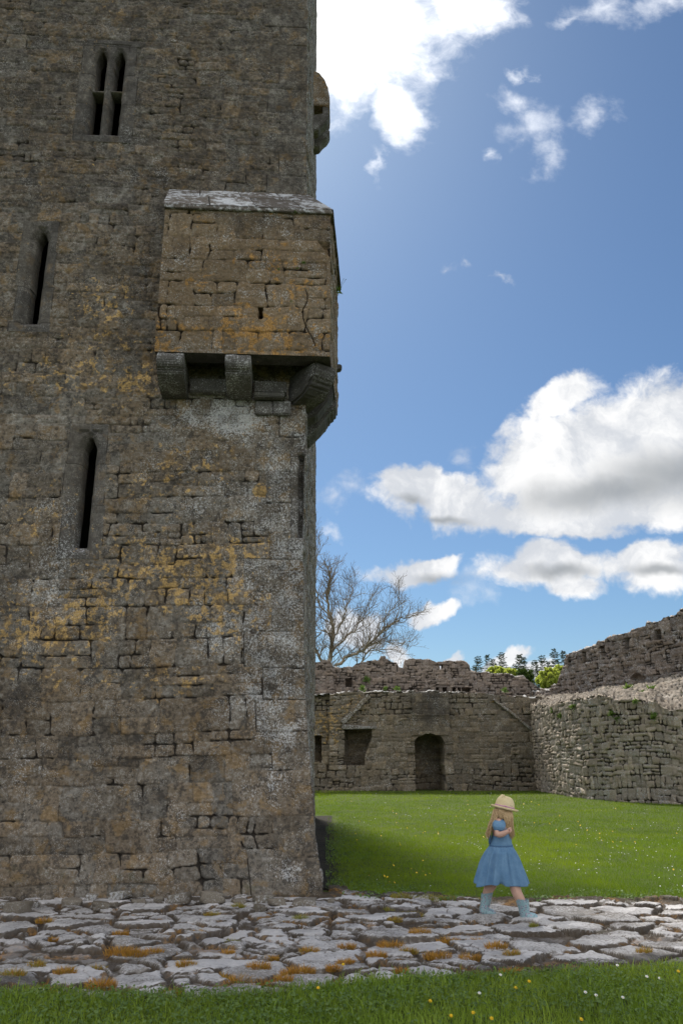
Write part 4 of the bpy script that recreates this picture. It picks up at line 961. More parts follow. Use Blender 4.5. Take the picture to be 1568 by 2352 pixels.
    V, Fc, A = leaves(X, Y, -.035+.03*fbm(X*3, Y*3, 4, 2)+rng.uniform(0, .04, n), rng.uniform(.008, .017, n), rng.uniform(0, .8, n))
    o = raw_mesh('creeping_weeds', V, Fc, M['weed'], None, dict(ma=A), False); tag(o, 'low creeping weeds on the dark soil beside the tower base', 'ground cover', kind='stuff')
lawn_grass()
# soil strip beside the tower and behind the path
X, Y = np.meshgrid(np.arange(-1.2, 7, .05), np.arange(9.2, 22, .05), indexing='ij')
tx = Xc(0)-.0195*(Y-9.3); m = (X-tx < .55+.2*(vn(Y*1.5, Y*0, 9)-.5)) | (Y < back_y(X)+.10)
Z = gz(X, Y)-.052+.016*(fbm(X*5, Y*5, 33, 3)-.5)*2
Z = np.where(Y < back_y(X)-.05, -.12, Z)
o = grid_mesh('soil', np.stack([X, Y, Z+.012], -1), M['soil'], None, None, fq(m)); tag(o, kind='structure')

# flowers
def pmat(name, col, rough=.6, sc_=30, var=.25, bump=0, emit=None, col2=None):
    m, t, b = new_mat(name); tc = t.new('ShaderNodeTexCoord'); n = t.noise(tc.outputs['Object'], sc_, 4, .6)
    c = t.mix(t.step(n, .35, .65), col, col2 or tuple(q*(1-var) for q in col[:3])+(1,))
    t.put(b.inputs['Base Color'], c); b.inputs['Roughness'].default_value = rough; b.inputs['Specular IOR Level'].default_value = .3
    if bump:
        bp = t.new('ShaderNodeBump'); bp.inputs['Strength'].default_value = bump; bp.inputs['Distance'].default_value = .004
        t.put(bp.inputs['Height'], n); t.l.new(bp.outputs[0], b.inputs['Normal'])
    return m
M['petal'] = pmat('white_petals', (.78, .78, .76, 1)); M['yellow'] = pmat('yellow_petals', (.80, .52, .02, 1)); M['stem'] = pmat('green_stem', (.08, .13, .03, 1))
def flower_carpet(name, label, n, mat, rad, seed, mask):
    r = np.random.default_rng(seed); N = n*14
    Y = 1/r.uniform(1/36.5, 1/9.6, N); X = r.uniform(0, 1, N)*(.45*Y+.4)+.15
    k = mask(X, Y) & (Y > back_y(X)+.15); rr = X/Y; _, _, wy = along(YARD, rr); k &= (Y < np.where(rr < .2285, 36.8, wy-.5)); X, Y = X[k][:n], Y[k][:n]; n = len(X)
    th = np.linspace(0, 2*np.pi, 7, endpoint=False); g = np.maximum(1, Y/13)**.5
    R_ = rad*r.uniform(.7, 1.2, n)*g; P = np.stack([X, Y, gz(X, Y)+.045+.01*r.uniform(0, 1, n)], 1)
    tilt = r.normal(0, .4, (n, 2)); tilt[:, 1] -= .45
    ring = np.stack([P[:, None, 0]+R_[:, None]*np.cos(th), P[:, None, 1]+R_[:, None]*np.sin(th), P[:, None, 2]+R_[:, None]*(np.cos(th)*tilt[:, :1]-np.sin(th)*tilt[:, 1:])], -1)
    o = raw_mesh(name, ring.reshape(-1, 3), np.arange(n*7).reshape(-1, 7), mat, None, None, False); tag(o, label, 'flowers', kind='stuff')
flower_carpet('lawn_daisies', 'tiny white daisies scattered in drifts over the courtyard lawn', 380, M['petal'], .0062, 5, lambda X, Y: fbm(X*.8, Y*.6, 61, 3) > .575)
flower_carpet('lawn_buttercups', 'tiny yellow buttercups scattered over the courtyard lawn', 90, M['yellow'], .010, 6, lambda X, Y: fbm(X*.4, Y*.4, 67, 3) > .47)
def tube(bm, pts, rad, k=5):
    rings = []
    for i, p in enumerate(pts):
        p = Vector(p); d = (Vector(pts[min(i+1, len(pts)-1)])-Vector(pts[max(i-1, 0)])).normalized()
        a = d.orthogonal().normalized() if i == 0 else (rings_a - d*rings_a.dot(d)).normalized(); rings_a = a; b_ = d.cross(a)
        r_ = rad[i] if hasattr(rad, '__len__') else rad
        rings.append([bm.verts.new(p+(a*math.cos(2*math.pi*j/k)+b_*math.sin(2*math.pi*j/k))*r_) for j in range(k)])
    for i in range(len(rings)-1):
        for j in range(k): bm.faces.new((rings[i][j], rings[i][(j+1) % k], rings[i+1][(j+1) % k], rings[i+1][j]))
    bm.faces.new(rings[0][::-1]); bm.faces.new(rings[-1])
    return rings
def make_flower(kind, loc, h, label, group, lean=(0, 0)):
    r = .0105 if kind == 'dandelion' else .010
    t = empty(kind, loc, label, 'flower', group)
    top = Vector(loc)+Vector((lean[0], lean[1], h)); bm = bmesh.new(); tube(bm, [loc, Vector(loc).lerp(top, .5)+Vector((.003, 0, .003)), top], .0015, 4); to_obj(bm, 'stem', M['stem'], t)
    bm = bmesh.new(); N = 16 if kind == 'dandelion' else 12
    for lay in range(2 if kind == 'dandelion' else 1):
        for i in range(N):
            a = 2*math.pi*(i+.5*lay)/N; d = Vector((math.cos(a), math.sin(a), .25+.5*lay)); s_ = Vector((-math.sin(a), math.cos(a), 0))*r*.2
            tilt = Vector((0, -.35, 0)); q = top+Vector((0, 0, .001))
            pts = [q+s_*.4, q-s_*.4, q+(d*(1-.3*lay))*r-s_+Vector((0, 0, -.0*r))+tilt*0, q+d*(1-.3*lay)*r+s_]
            for p in pts[2:]: p.z += (p.y-q.y)*.5
            bm.faces.new([bm.verts.new(p) for p in pts])
    to_obj(bm, 'petals', M['yellow'] if kind == 'dandelion' else M['petal'], t)
    if kind == 'daisy':
        bm = bmesh.new(); bmesh.ops.create_icosphere(bm, subdivisions=1, radius=r*.32, matrix=Matrix.Translation(top+Vector((0, -.001, .002)))); to_obj(bm, 'flower_centre', M['yellow'], t)
for i, (u, v, w) in enumerate(((788, 2232, 'standing at the edge of the path left of the others'), (734, 2268, 'at the left end of the row just below the slabs'), (1038, 2332, 'near the bottom centre'), (1212, 2253, 'just in front of the path, right of centre'),
        (1180, 2268, 'low in the grass below the path, right of centre'), (988, 2298, 'in the grass under the centre of the path'), (1560, 2230, 'at the far right edge of the picture'), (1088, 2325, 'leaning beside a taller one near the bottom edge'), (1125, 2338, 'lowest of all, at the bottom edge'), (1330, 2340, 'at the bottom edge right of centre'))):
    x, y, z = atZ(u, v, .06); make_flower('dandelion', (float(x), float(y), 0), .055 if i else .10, 'yellow dandelion flower '+w, 'dandelions in the foreground grass', (.01*math.sin(i*5), 0))
for i, (u, v, w) in enumerate(((1368, 2287, 'white petalled, left one of two beside each other in the right grass'), (1429, 2292, 'right one of two beside each other in the right grass'), (1485, 2244, 'close to the slabs on the right'), (1513, 2248, 'close to the slabs near the right edge'), (1150, 2240, 'on the path edge right of centre'),
        (1342, 2280, 'small, behind the pair in the right grass'), (1102, 2282, 'alone in the middle of the foreground grass'), (1415, 2218, 'between grass and slabs on the right'))):
    x, y, z = atZ(u, v, .05); make_flower('daisy', (float(x), float(y), 0), .05, 'white daisy '+w, 'daisies in the foreground grass', (.006*math.sin(i*3), 0))

# ------------------------------------------------------------------ tufts on the path
def z4(x, y): return (0+.7972*x)/1.5944, (3150+.7972*y)/1.5944
def z5(x, y): return (1250+.7972*x)/1.5944, (3150+.7972*y)/1.5944
TUFTS = [z4(*p)+(r, g) for *p, r, g in ((205, 290, 26, .2), (555, 338, 24, .0), (560, 425, 50, 0), (620, 432, 40, .1), (705, 420, 30, .1), (815, 422, 30, 0), (905, 332, 30, .2), (1045, 430, 22, 0), (855, 478, 30, .3), (450, 495, 26, .5), (300, 520, 34, .2), (60, 540, 36, .5),
         (285, 580, 38, .1), (465, 575, 46, 0), (790, 592, 40, 0), (1190, 495, 36, .1), (1100, 545, 50, .2), (1200, 552, 44, 0), (1030, 525, 30, .3), (1390, 515, 40, 0), (1325, 518, 26, .1), (1535, 508, 24, .0), (1420, 415, 30, .3), (1060, 360, 26, .9), (1380, 275, 24, .9), (1155, 160, 22, .5), (1095, 210, 24, .7), (245, 365, 14, .1), (975, 252, 24, .5), (705, 162, 24, .8), (170, 480, 26, .5), (1250, 445, 20, .2), (1300, 550, 28, .1))]
TUFTS += [z5(*p)+(r, g) for *p, r, g in ((275, 172, 34, .7), (410, 175, 46, .8), (580, 152, 30, .7), (195, 217, 30, .8), (315, 237, 44, .6), (245, 277, 22, .5), (360, 347, 34, .1), (490, 368, 34, .1), (620, 367, 32, .1), (440, 442, 42, 0), (310, 428, 26, .4), (160, 442, 30, .1), (225, 388, 40, .1), (275, 502, 26, 0),
          (775, 517, 32, 0), (710, 407, 34, .1), (590, 447, 34, .1), (780, 447, 26, .4), (640, 180, 22, .7), (500, 175, 30, .7), (25, 395, 26, .1), (20, 480, 26, 0), (880, 300, 14, .9), (1390, 430, 24, .4))]
def tufts():
    words = ['small', 'spiky', 'dense', 'ragged', 'low', 'bushy', 'sparse', 'flat']
    order = sorted(range(len(TUFTS)), key=lambda i: (round(TUFTS[i][1]/36), TUFTS[i][0]))
    rows = {}
    for i in order: rows.setdefault(round(TUFTS[i][1]/36), []).append(i)
    ordn = ['leftmost', 'second', 'third', 'fourth', 'fifth', 'sixth', 'seventh', 'eighth', 'ninth', 'tenth', 'eleventh', 'twelfth', 'thirteenth', 'fourteenth', 'fifteenth', 'sixteenth', 'seventeenth', 'eighteenth', 'nineteenth', 'twentieth']
    keys = sorted(rows); rown = ['the rearmost row', 'the row behind the slabs', 'the rear slab row', 'the middle slab row', 'the front slab row', 'the row behind the front edge', 'the front edge row', 'the nearest row']
    for ki, k in enumerate(keys):
        for j, i in enumerate(rows[k]):
            u, v, r, g = TUFTS[i]; x, y, z = atZ(u, v, .0); x, y = float(x), float(y); rad = r*.72*y/2010
            n = int(110+r*7); a = rng.uniform(0, 2*np.pi, n); q = rad*np.sqrt(rng.uniform(0, 1, n))*.85
            px, py = x+np.cos(a)*q*1.25, y+np.sin(a)*q*.8; hh = rng.uniform(.018, .062, n)*(.75+r/80)*(1.15-.5*q/rad)
            gzb = path_z(x, y)-.012
            V, Fc, A = blades(px, py, np.full(n, gzb), hh, np.full(n, .0036), 1.0, 2, None, np.clip(rng.normal(g, .2, n), 0, 1), dirs=a+rng.normal(0, .6, n))
            o = empty('grass_tuft', (x, y, gzb), None, None)
            bpy.data.objects.remove(o)
            tf = raw_mesh('grass_tuft', V - np.array([x, y, gzb]), Fc, M['tuft'], None, dict(ma=A), False); tf.location = (x, y, gzb)
            col = 'orange' if g < .35 else ('mixed' if g < .6 else 'green')
            nm = 'leftmost' if j == 0 else ordn[j]+' from left'
            tag(tf, f'{words[(i*3) % 8]} {col} grass tuft, {nm} in {rown[min(ki, 7)]}', 'grass tuft', 'grass tufts between the path stones')
tufts()
def loose_stones():
    lst = [(15, 200, 34, 'half buried at the left edge of the picture'), (222, 168, 40, 'pointed, alone left of the tower foot centre'), (330, 178, 70, 'long flat, leaning on the tower foot'), (418, 168, 42, 'round topped, right of the long flat one'), (465, 195, 60, 'broad dark, in front of the tower foot'), (522, 192, 30, 'small wedge shaped, below the greenish one'),
           (552, 152, 72, 'greenish smooth, against the tower foot'), (632, 152, 38, 'pale, right of the greenish one'), (640, 178, 46, 'thin, lying under the pale one'), (820, 168, 80, 'dark flat, at the middle of the tower foot'), (975, 163, 88, 'largest brown boulder against the tower foot'), (1100, 168, 52, 'rounded, right of the largest boulder'),
           (1210, 160, 70, 'pale mossy, near the tower corner'), (1272, 183, 62, 'blocky, nearest to the tower corner'), (1195, 203, 44, 'small grey, in front of the blocky one'), (1395, 172, 90, 'flat slab under the tower corner'), (1520, 175, 26, 'little, just right of the tower corner'), (80, 215, 90, 'wide low, beside the left edge of the picture'), (150, 207, 40, 'white crusted, near the left end of the tower foot'), (730, 180, 34, 'small brown, between the pale and dark flat ones')]
    for i, (x, y, w, lab) in enumerate(lst):
        u, v = z4(x, y); X, Y, _ = atZ(u, v+w*.12, .02); X, Y = float(X), min(float(Y), 9.25)
        s = w*.5*Y/2007
        bm = bmesh.new(); bmesh.ops.create_cube(bm, size=2); bmesh.ops.bevel(bm, geom=list(bm.edges), offset=.45, segments=2, affect='EDGES', profile=.7)
        bmesh.ops.subdivide_edges(bm, edges=list(bm.edges), cuts=3, use_grid_fill=True)
        r = random.Random(i*17+3); sk = r.uniform(-.35, .35); fl = .55 if w < 60 else .42
        for q in bm.verts:
            c = q.co; nn = float(fbm(c.x*1.1+i*7, c.y*1.1+c.z*1.4, 700+i, 4))-.5
            q.co = Vector((c.x*(1+.35*nn)+sk*c.z*.5, c.y*.75*(1+.3*nn), c.z*fl*(1+.5*nn+.18*c.x*r.choice((1,)) * (1 if i % 2 else -1))))*s*.62
        ob = to_obj(bm, 'loose_stone', M['loose'], None, True); ob.location = (X, Y, path_z(X, Y)+s*.22); ob.rotation_euler = (r.uniform(-.15, .15), r.uniform(-.15, .15), r.uniform(-.5, .5))
        for k, val in (('ma', (r.random(), 0, .1, .15+.4*r.random()*(i % 3 == 0))), ('mb', (.15, .25*(i in (6, 12)), .5, 1))):
            at = ob.data.attributes.new(k, 'FLOAT_COLOR', 'POINT'); at.data.foreach_set('color', np.tile(np.array(val, np.float32), len(ob.data.vertices)))
        tag(ob, 'loose stone, '+lab, 'stone', 'loose stones along the tower foot')
M['loose'] = stone_mat('loose_stone', (.12, .10, .075, 1), (.17, .145, .115, 1), (.22, .19, .15, 1), rndmix=.7)
loose_stones()

# ------------------------------------------------------------------ trees
M['bark'] = pmat('grey_bark', (.33, .27, .19, 1), .9, 3, .45, 0, col2=(.19, .17, .12, 1))
M['twig'] = pmat('twig_bark', (.19, .15, .115, 1), .9, 2, .3)
M['needle'] = leaf_mat('spruce_needles', (.045, .075, .040, 1), (.085, .125, .060, 1), None, .15)
M['spring'] = leaf_mat('spring_leaves', (.34, .40, .08, 1), (.52, .56, .17, 1), None, .6, sc_=.8)
M['midleaf'] = leaf_mat('dark_leaves', (.05, .09, .02, 1), (.10, .15, .03, 1), None, .4, sc_=.8)
def tubes_np(lines, k):
    """lines: list of (pts (n,3), radii (n)) -> verts, quads"""
    V, Fq_, off = [], [], 0; th = np.linspace(0, 2*np.pi, k, endpoint=False)
    for P, r in lines:
        P = np.asarray(P); d = np.gradient(P, axis=0); d /= np.linalg.norm(d, axis=1)[:, None]+1e-9
        ref = np.array([0, 1, 0]) if abs(d[0][1]) < .8 else np.array([1, 0, 0])
        a = np.cross(d, ref); a /= np.linalg.norm(a, axis=1)[:, None]+1e-9; b = np.cross(d, a)
        ring = P[:, None]+(a[:, None]*np.cos(th)[None, :, None]+b[:, None]*np.sin(th)[None, :, None])*np.asarray(r)[:, None, None]
        n = len(P); V.append(ring.reshape(-1, 3)); i, j = np.meshgrid(np.arange(n-1), np.arange(k), indexing='ij'); q = off+i*k+j; q2 = off+i*k+(j+1) % k
        Fq_.append(np.stack([q, q2, q2+k, q+k], -1).reshape(-1, 4)); off += n*k
    return np.concatenate(V), np.concatenate(Fq_)
def bare_tree():
    TY = 48.0; r = np.random.default_rng(12)
    Z1 = lambda x, y: ((1100+.57398*x)/1.5944, (1950+.57398*y)/1.5944)
    def L(lst, dy=0, r0=.2, r1=.05):
        P = [np.array(atY(*Z1(x, y), TY)) for x, y in lst]
        P = [np.array([p[0], TY+dy*(i/len(P)), p[2]]) for i, p in enumerate(P)]
        n = len(P)*4; q = np.linspace(0, len(P)-1, n); P = np.stack([np.interp(q, range(len(P)), [p[c] for p in P]) for c in range(3)], 1)
        P[1:-1] += r.normal(0, .05, (n-2, 3)); return P, np.linspace(r0, r1, n)*.46
    base = atY(*Z1(120, 1300), TY)
    limbs = [L([(60, 1450), (110, 1250), (140, 1050), (175, 830), (205, 690), (200, 560), (172, 430), (182, 300), (176, 210)], 0, .42, .06),
             L([(140, 1050), (225, 860), (300, 790), (400, 768), (455, 700), (560, 610), (650, 575), (735, 560)], -2, .24, .04),
             L([(330, 900), (372, 850), (430, 765), (520, 705), (600, 690), (680, 745)], -1, .13, .03),
             L([(150, 950), (130, 800), (82, 730), (60, 640), (20, 560), (10, 420)], 1, .22, .05),
             L([(190, 760), (250, 700), (330, 620), (390, 560), (440, 480), (462, 350)], 2, .14, .035),
             L([(205, 690), (260, 560), (300, 450), (330, 340), (335, 260)], 3, .12, .03),
             L([(203, 640), (140, 620), (90, 668), (30, 660), (-60, 690)], 1.5, .11, .03),
             L([(200, 560), (120, 470), (95, 330), (110, 200), (120, 70)], -2, .11, .03),
             L([(60, 1450), (20, 1000), (-60, 800), (-160, 600), (-220, 400)], 0, .28, .06),
             L([(82, 730), (-40, 600), (-90, 420), (-60, 240), (-100, 100)], 1, .14, .03),
             L([(455, 700), (520, 560), (600, 480), (640, 430)], -1, .08, .03), L([(400, 768), (500, 745), (600, 735), (660, 770)], 1, .07, .03)]
    thick, twigs = list(limbs), []
    crown_c = np.array(atY(*Z1(150, 500), TY))
    def grow(P, R_, lev):
        n = len(P); seg = np.linalg.norm(np.diff(P, axis=0), axis=1); tot = seg.sum()
        cnt = int(tot*(3.4, 4.4, 4.6)[lev]); 
        for c in range(cnt):
            t = (.18 if lev == 0 else .12)+(1-.15)*(c+r.uniform(0, 1))/cnt; t = min(t, .99); i = int(t*(n-1)); p = P[i]; rad = R_[i]
            d = P[min(i+1, n-1)]-P[max(i-1, 0)]; d /= np.linalg.norm(d)+1e-9
            if p[2] < 4.5: continue
            ln = (2.3, 1.15, .55)[lev]*r.uniform(.5, 1.15)*(1-.35*t)
            ax = r.normal(0, 1, 3); ax -= ax.dot(d)*d; ax /= np.linalg.norm(ax)
            nd = d*r.uniform(.5, .9)+ax*r.uniform(.55, 1)+np.array([0, 0, .30]); nd /= np.linalg.norm(nd)
            m = (8, 6, 4)[lev]; Q = [p]; cur = nd.copy(); st = ln/(m-1)
            bend = r.normal(0, .16, 3)+np.array([0, 0, .12])
            for _ in range(m-1): cur = cur+bend*.6+r.normal(0, .17, 3); cur /= np.linalg.norm(cur); Q.append(Q[-1]+cur*st)
            Q = np.array(Q); r0 = min(rad*.6, (.036, .017, .010)[lev]); rr = np.linspace(r0, (.010, .0075, .006)[lev], m)
            (thick if lev == 0 else twigs).append((Q, rr))
            if lev < 2: grow(Q, rr, lev+1)
    for P, R_ in limbs: grow(P, R_, 0)
    t = empty('bare_tree', (float(base[0]), TY, 0), 'leafless spreading tree with fine twigs standing behind the far wall beside the tower', 'tree')
    V, Fc = tubes_np(thick, 6); raw_mesh('trunk', V, Fc, M['bark'], t)
    V, Fc = tubes_np(twigs, 3); raw_mesh('crown', V, Fc, M['twig'], t, None, False)
    print('twigs', len(twigs))
bare_tree()
def spruce_mesh(seed, H=10.0):
    r = np.random.default_rng(seed); tr = ([(0, 0, 0), (0, 0, H*.5), (.03, .02, H*.8), (0, 0, H)], [.12, .07, .03, .012])
    br, V, col = [tr], [], []
    z = H-.12
    while z > H*.35:
        dt = H-z; ln0 = .22+dt*.33*(1 if dt < 3 else 1.0); nb = 3
        a0 = r.uniform(0, 6.28)
        for k in range(nb):
            a = a0+k*6.283/nb+r.normal(0, .2); ln = min(ln0*r.uniform(.45, 1.2), 2.0); up = .5 if dt < 1.0 else .16-.06*dt+r.uniform(-.12, .12)
            pts = [np.array([math.cos(a)*q*ln, math.sin(a)*q*ln, z+up*q*ln-.10*q*q*ln+.16*max(0, q-.6)*ln]) for q in np.linspace(0, 1, 5)]
            br.append((pts, np.linspace(.022, .008, 5)))
            m = int(26*ln)+6
            for _ in range(m):
                q = r.uniform(.08, 1); i = q*4; j = min(int(i), 3); p = pts[j]*(1-(i-j))+pts[j+1]*(i-j)
                sd = r.choice((-1, 1)); aa = a+sd*r.uniform(.3, 1.0); L_ = r.uniform(.12, .34)*(1.1-.4*q)
                d = np.array([math.cos(aa), math.sin(aa), r.uniform(-.45, .12)])*L_; w = np.array([-math.sin(aa), math.cos(aa), 0])*.030; up_ = np.array([0, 0, .026])
                V += [p-w*.6, p+w*.6, p+d, p-up_, p+up_, p+d*.95]; col += [r.uniform()]*6
        z -= r.uniform(.07, .19)
    return br, np.array(V), np.array(col)
def spruces():
    protos = []
    for s_ in range(4):
        br, V, col = spruce_mesh(40+s_); tv, tf = tubes_np([(np.array(a), b) for a, b in br], 4)
        cv = V; cf = np.arange(len(V)).reshape(-1, 3)
        protos.append((tv, tf, cv, cf, np.stack([col, 0*col, 0*col, 1+0*col], 1)))
    sp = lambda x, y: ((1650+.38265*x)/1.5944, (2250+.38265*y)/1.5944)
    lst = [((255, 400), 78, 0, 1.0, 'first spruce from the left, next to the broken wall top'), ((345, 383), 84, 1, .9, 'second spruce from the left, slim, beyond the pale green bush'), ((402, 425), 80, 2, .8, 'third spruce from the left, low between two taller ones'), ((480, 358), 82, 3, 1.0, 'fourth spruce from the left, reddish and wide behind the pale green bush'),
           ((552, 500), 76, 0, .8, 'short spruce tip just above the pale green bush'), ((650, 380), 80, 1, 1.1, 'spruce in the middle of the gap, taller of a close pair'), ((693, 405), 83, 2, .9, 'spruce in the middle of the gap, slimmer right one of a close pair'), ((800, 432), 79, 3, 1.0, 'dark spruce left of the bright round shrub'),
           ((866, 392), 82, 0, 1.1, 'dense spruce rising directly over the bright round shrub'), ((985, 328), 78, 2, 1.0, 'tallest spruce, near the end of the high wall'), ((1070, 347), 84, 1, .95, 'rightmost spruce, touching the end of the high wall'), ((760, 520), 76, 2, .9, 'low dark spruce between the shrubs'), ((225, 480), 86, 3, .8, 'small spruce half behind the broken wall top'), ((610, 470), 88, 0, .9, 'distant small spruce left of the close pair'), ((930, 450), 88, 1, .9, 'distant small spruce behind the round shrub')]
    made = {}
    for (p, Y, k, sc_, lab) in lst:
        X, _, Zt = atY(*sp(*p), Y); H = 10.0*sc_
        tv, tf, cv, cf, ca = protos[k]
        t = empty('spruce_tree', (float(X), Y, float(Zt)-H), lab, 'spruce tree', 'spruce trees beyond the ruin'); t.scale = (sc_*.92, sc_*.92, sc_); t.rotation_euler.z = p[0]*.37
        if k not in made:
            class Z0: location = Vector((0, 0, 0))
            a = raw_mesh('trunk', tv, tf, M['twig']); b = raw_mesh('crown', cv, cf, M['needle'], None, dict(ma=ca), False); made[k] = (a, b)
        else:
            a, b = [q.copy() for q in made[k]]; C.objects.link(a); C.objects.link(b)
        a.parent = t; b.parent = t
spruces()
def leafy(name, cx, cy, cz, rx_, ry_, rz_, n, mat, label, cat, seed, lsize=.10, base=0.0):
    r = np.random.default_rng(seed); t = empty(name, (cx, cy, base), label, cat, None)
    nb = 150; bc = r.normal(0, 1, (nb, 3)); bc /= np.linalg.norm(bc, axis=1)[:, None]; bc *= r.uniform(.35, 1.12, nb)[:, None]**.6
    bc = bc*np.array([rx_, ry_, rz_])*.82+np.array([cx, cy, cz]); br = r.uniform(.07, .20, nb)*min(rx_, rz_)
    k = r.integers(0, nb, n); d = r.normal(0, 1, (n, 3)); d /= np.linalg.norm(d, axis=1)[:, None]
    P = bc[k]+d*(br[k]*r.uniform(.55, 1.08, n))[:, None]
    a = r.normal(0, 1, (n, 3)); a /= np.linalg.norm(a, axis=1)[:, None]; b = np.cross(a, r.normal(0, 1, (n, 3))); b /= np.linalg.norm(b, axis=1)[:, None]
    s_ = lsize*r.uniform(.6, 1.3, n)[:, None]
    V = np.stack([P-a*s_, P+b*s_*.5, P+a*s_, P-b*s_*.5], 1).reshape(-1, 3); col = np.repeat(np.clip(r.normal(.5, .25, n)+.25*(r.uniform(0, 1, nb)[k]-.5), 0, 1), 4)
    raw_mesh('crown', V, np.arange(4*n).reshape(-1, 4), mat, t, dict(ma=np.stack([col, 0*col, 0*col, 1+0*col], 1)), False)
    lines = [(np.array([(cx, cy, base), (cx+.1, cy, (base+cz)/2), (cx, cy, cz)]), [.14, .10, .05])]
    for q in bc[:26]: lines.append((np.array([(cx, cy, base+(cz-base)*.55), (q+np.array([cx, cy, cz-.3]))/2, q]), [.05, .03, .012]))
    v, f = tubes_np(lines, 5); raw_mesh('trunk', v, f, M['bark'], t)
def shrubs():
    sp = lambda x, y: ((1650+.38265*x)/1.5944, (2250+.38265*y)/1.5944)
    for (p, wh, Y, n, mat, nm, lab, sd_) in (((440, 590), (125, 100), 56, 9000, 'spring', 'leafy_tree', 'low pale green leafy tree showing above the broken curtain wall', 3), ((930, 620), (140, 120), 54, 12000, 'spring', 'leafy_tree', 'bright yellow green round tree in the gap beside the high wall', 4),
                                         ((700, 600), (110, 90), 60, 8000, 'midleaf', 'leafy_tree', 'darker green bushy tree between the two bright ones', 5), ((1040, 560), (80, 80), 60, 5000, 'spring', 'leafy_tree', 'small light green tree tight against the end of the high wall', 8), ((570, 560), (90, 50), 62, 4000, 'spring', 'leafy_tree', 'faint light green tree tip right of the low pale one', 9)):
        X, _, Z = atY(*sp(*p), Y); k = .38265/1.5944*Y/1850
        leafy(nm, float(X), Y, float(Z), wh[0]*k, wh[0]*k*.9, wh[1]*k, n, M[mat], lab, 'tree', sd_, .085)
shrubs()

# ------------------------------------------------------------------ plants growing on the masonry
def wall_plant(name, loc, size, label, seed, mat='weed', out=(0, -1, 0), stems=0, n=60, hang=.3):
    r = np.random.default_rng(seed); n0 = np.array(out, float); V, Fc, A = [], [], []; k = 0
    for _ in range(n):
        d = n0*r.uniform(.3, 1)+r.normal(0, .55, 3)+np.array([0, 0, -hang*.5+.3]); d /= np.linalg.norm(d); L_ = size*r.uniform(.4, 1)
        p = r.normal(0, size*.12, 3); w = np.cross(d, r.normal(0, 1, 3)); w /= np.linalg.norm(w); w *= size*.10
        q = p+d*L_; mid = p+d*L_*.55
        V += [p, mid-w, q+np.array([0, 0, -hang*L_*.3]), mid+w]; Fc.append([k, k+1, k+2, k+3]); k += 4; A += [[r.uniform(), 0, 0, 1]]*4
    t = empty(name, loc, label, 'plant')
    o = raw_mesh('leaves', np.array(V), np.array(Fc), M[mat], None, dict(ma=np.array(A)), False); o.parent = t
    if stems:
        L_ = []
        for i in range(stems):
            a = r.uniform(-.5, .9); e = np.array([math.sin(a)*size*1.2+.02, r.normal(0, .03), size*r.uniform(1.4, 2.6)*math.cos(a)]); L_.append((np.array([(0, 0, 0), e*.5+np.array([.01, 0, 0]), e]), [.003, .002, .002]))
            b = r.normal(0, .006, (4, 3))+e; L_.append((np.array([e, e+np.array([.006, 0, .012])]), [.005, .004]))
        v, f = tubes_np(L_, 4); o = raw_mesh('stems', v, f, M['stem']); o.parent = t
def plants():
    X, Y, Z = atY(773, 668, 10.45); wall_plant('wall_weed', (float(X), 10.45, float(Z)), .13, 'leafy green weed with thin stalks growing out of the right side of the turret', 1, 'weed', (1, -.2, 0), 4, 22)
    g = lambda u, v, Yp=8.97: tuple(float(q) for q in atY(u, v, Yp))
    for i, (u, v, s_, lab) in enumerate(((698, 605, .045, 'small moss tuft on the turret face near its right edge'), (683, 617, .03, 'tiny moss tuft on the turret face left of a bigger one'), (640, 620, .03, 'tiny moss tuft in a joint of the turret face'), (678, 465+22, .03, 'moss speck high on the turret face'), (668, 692, .025, 'lowest moss speck on the turret face'))):
        wall_plant('moss_tuft', g(u, v), s_, lab, 10+i, 'weed', (0, -1, .2), 0, 40)
    R_ = lambda x, y, Y: tuple(float(q) for q in atY(*rx(x, y), Y))
    for i, (x, y, s_, lab) in enumerate(((600, 1055, .22, 'yellow green fern high on the left half of the curving dry wall'), (487, 1140, .2, 'small fern near the left end of the curving dry wall'), (415, 1090, .18, 'dark fern closest to the inner corner of the walls'), (940, 1125, .2, 'fern in the middle of the curving dry wall'), (1150, 1010, .18, 'green tuft under the top edge of the curving dry wall'), (1310, 1150, .25, 'fern at the right of the curving dry wall'), (985, 1165, .16, 'thin fern right of the middle one on the dry wall'))):
        r, _ = ratio(*rx(x, y)); _, X, Y = along(YARD, r); wall_plant('fern', R_(x, y, float(Y)-.05), s_, lab, 30+i, 'weed', (-.6, -.8, 0), 0, 50)
    for i, (x, y, Y, s_, lab) in enumerate(((1290, 925, 29.5, .35, 'round green cushion plant on the rubble slope, right'), (1085, 905, 31, .35, 'green plant on the rubble slope beside the brown weeds'), (1550, 985, 28.5, .3, 'green plant on the rubble slope at the right edge'), (1210, 940, 29.5, .2, 'small green plant left of the round cushion plant'))):
        wall_plant('cushion_plant', R_(x, y, Y), s_*.8, lab, 50+i, 'weed', (-.3, -.6, .6), 0, 90, 0)
    for i, (x, y, s_, lab) in enumerate(((290, 378, .3, 'light green grass tuft on top of the far wall, left'), (430, 372, .2, 'thin grass tuft on the far wall top next to the light green one'), (500, 374, .22, 'grass tuft on the far wall top left of the chimney breast'), (1150, 385, .25, 'grass tuft on the far wall top, right'), (320, 320, .3, 'ivy patch on the broken upper wall'))):
        Yp = 37.6 if i < 4 else 40.4; X, Z = fx(x, y, Yp); wall_plant('grass_clump', (X, Yp, Z), s_, lab, 70+i, 'weed', (0, -.2, 1), 0, 70, 0)
plants()

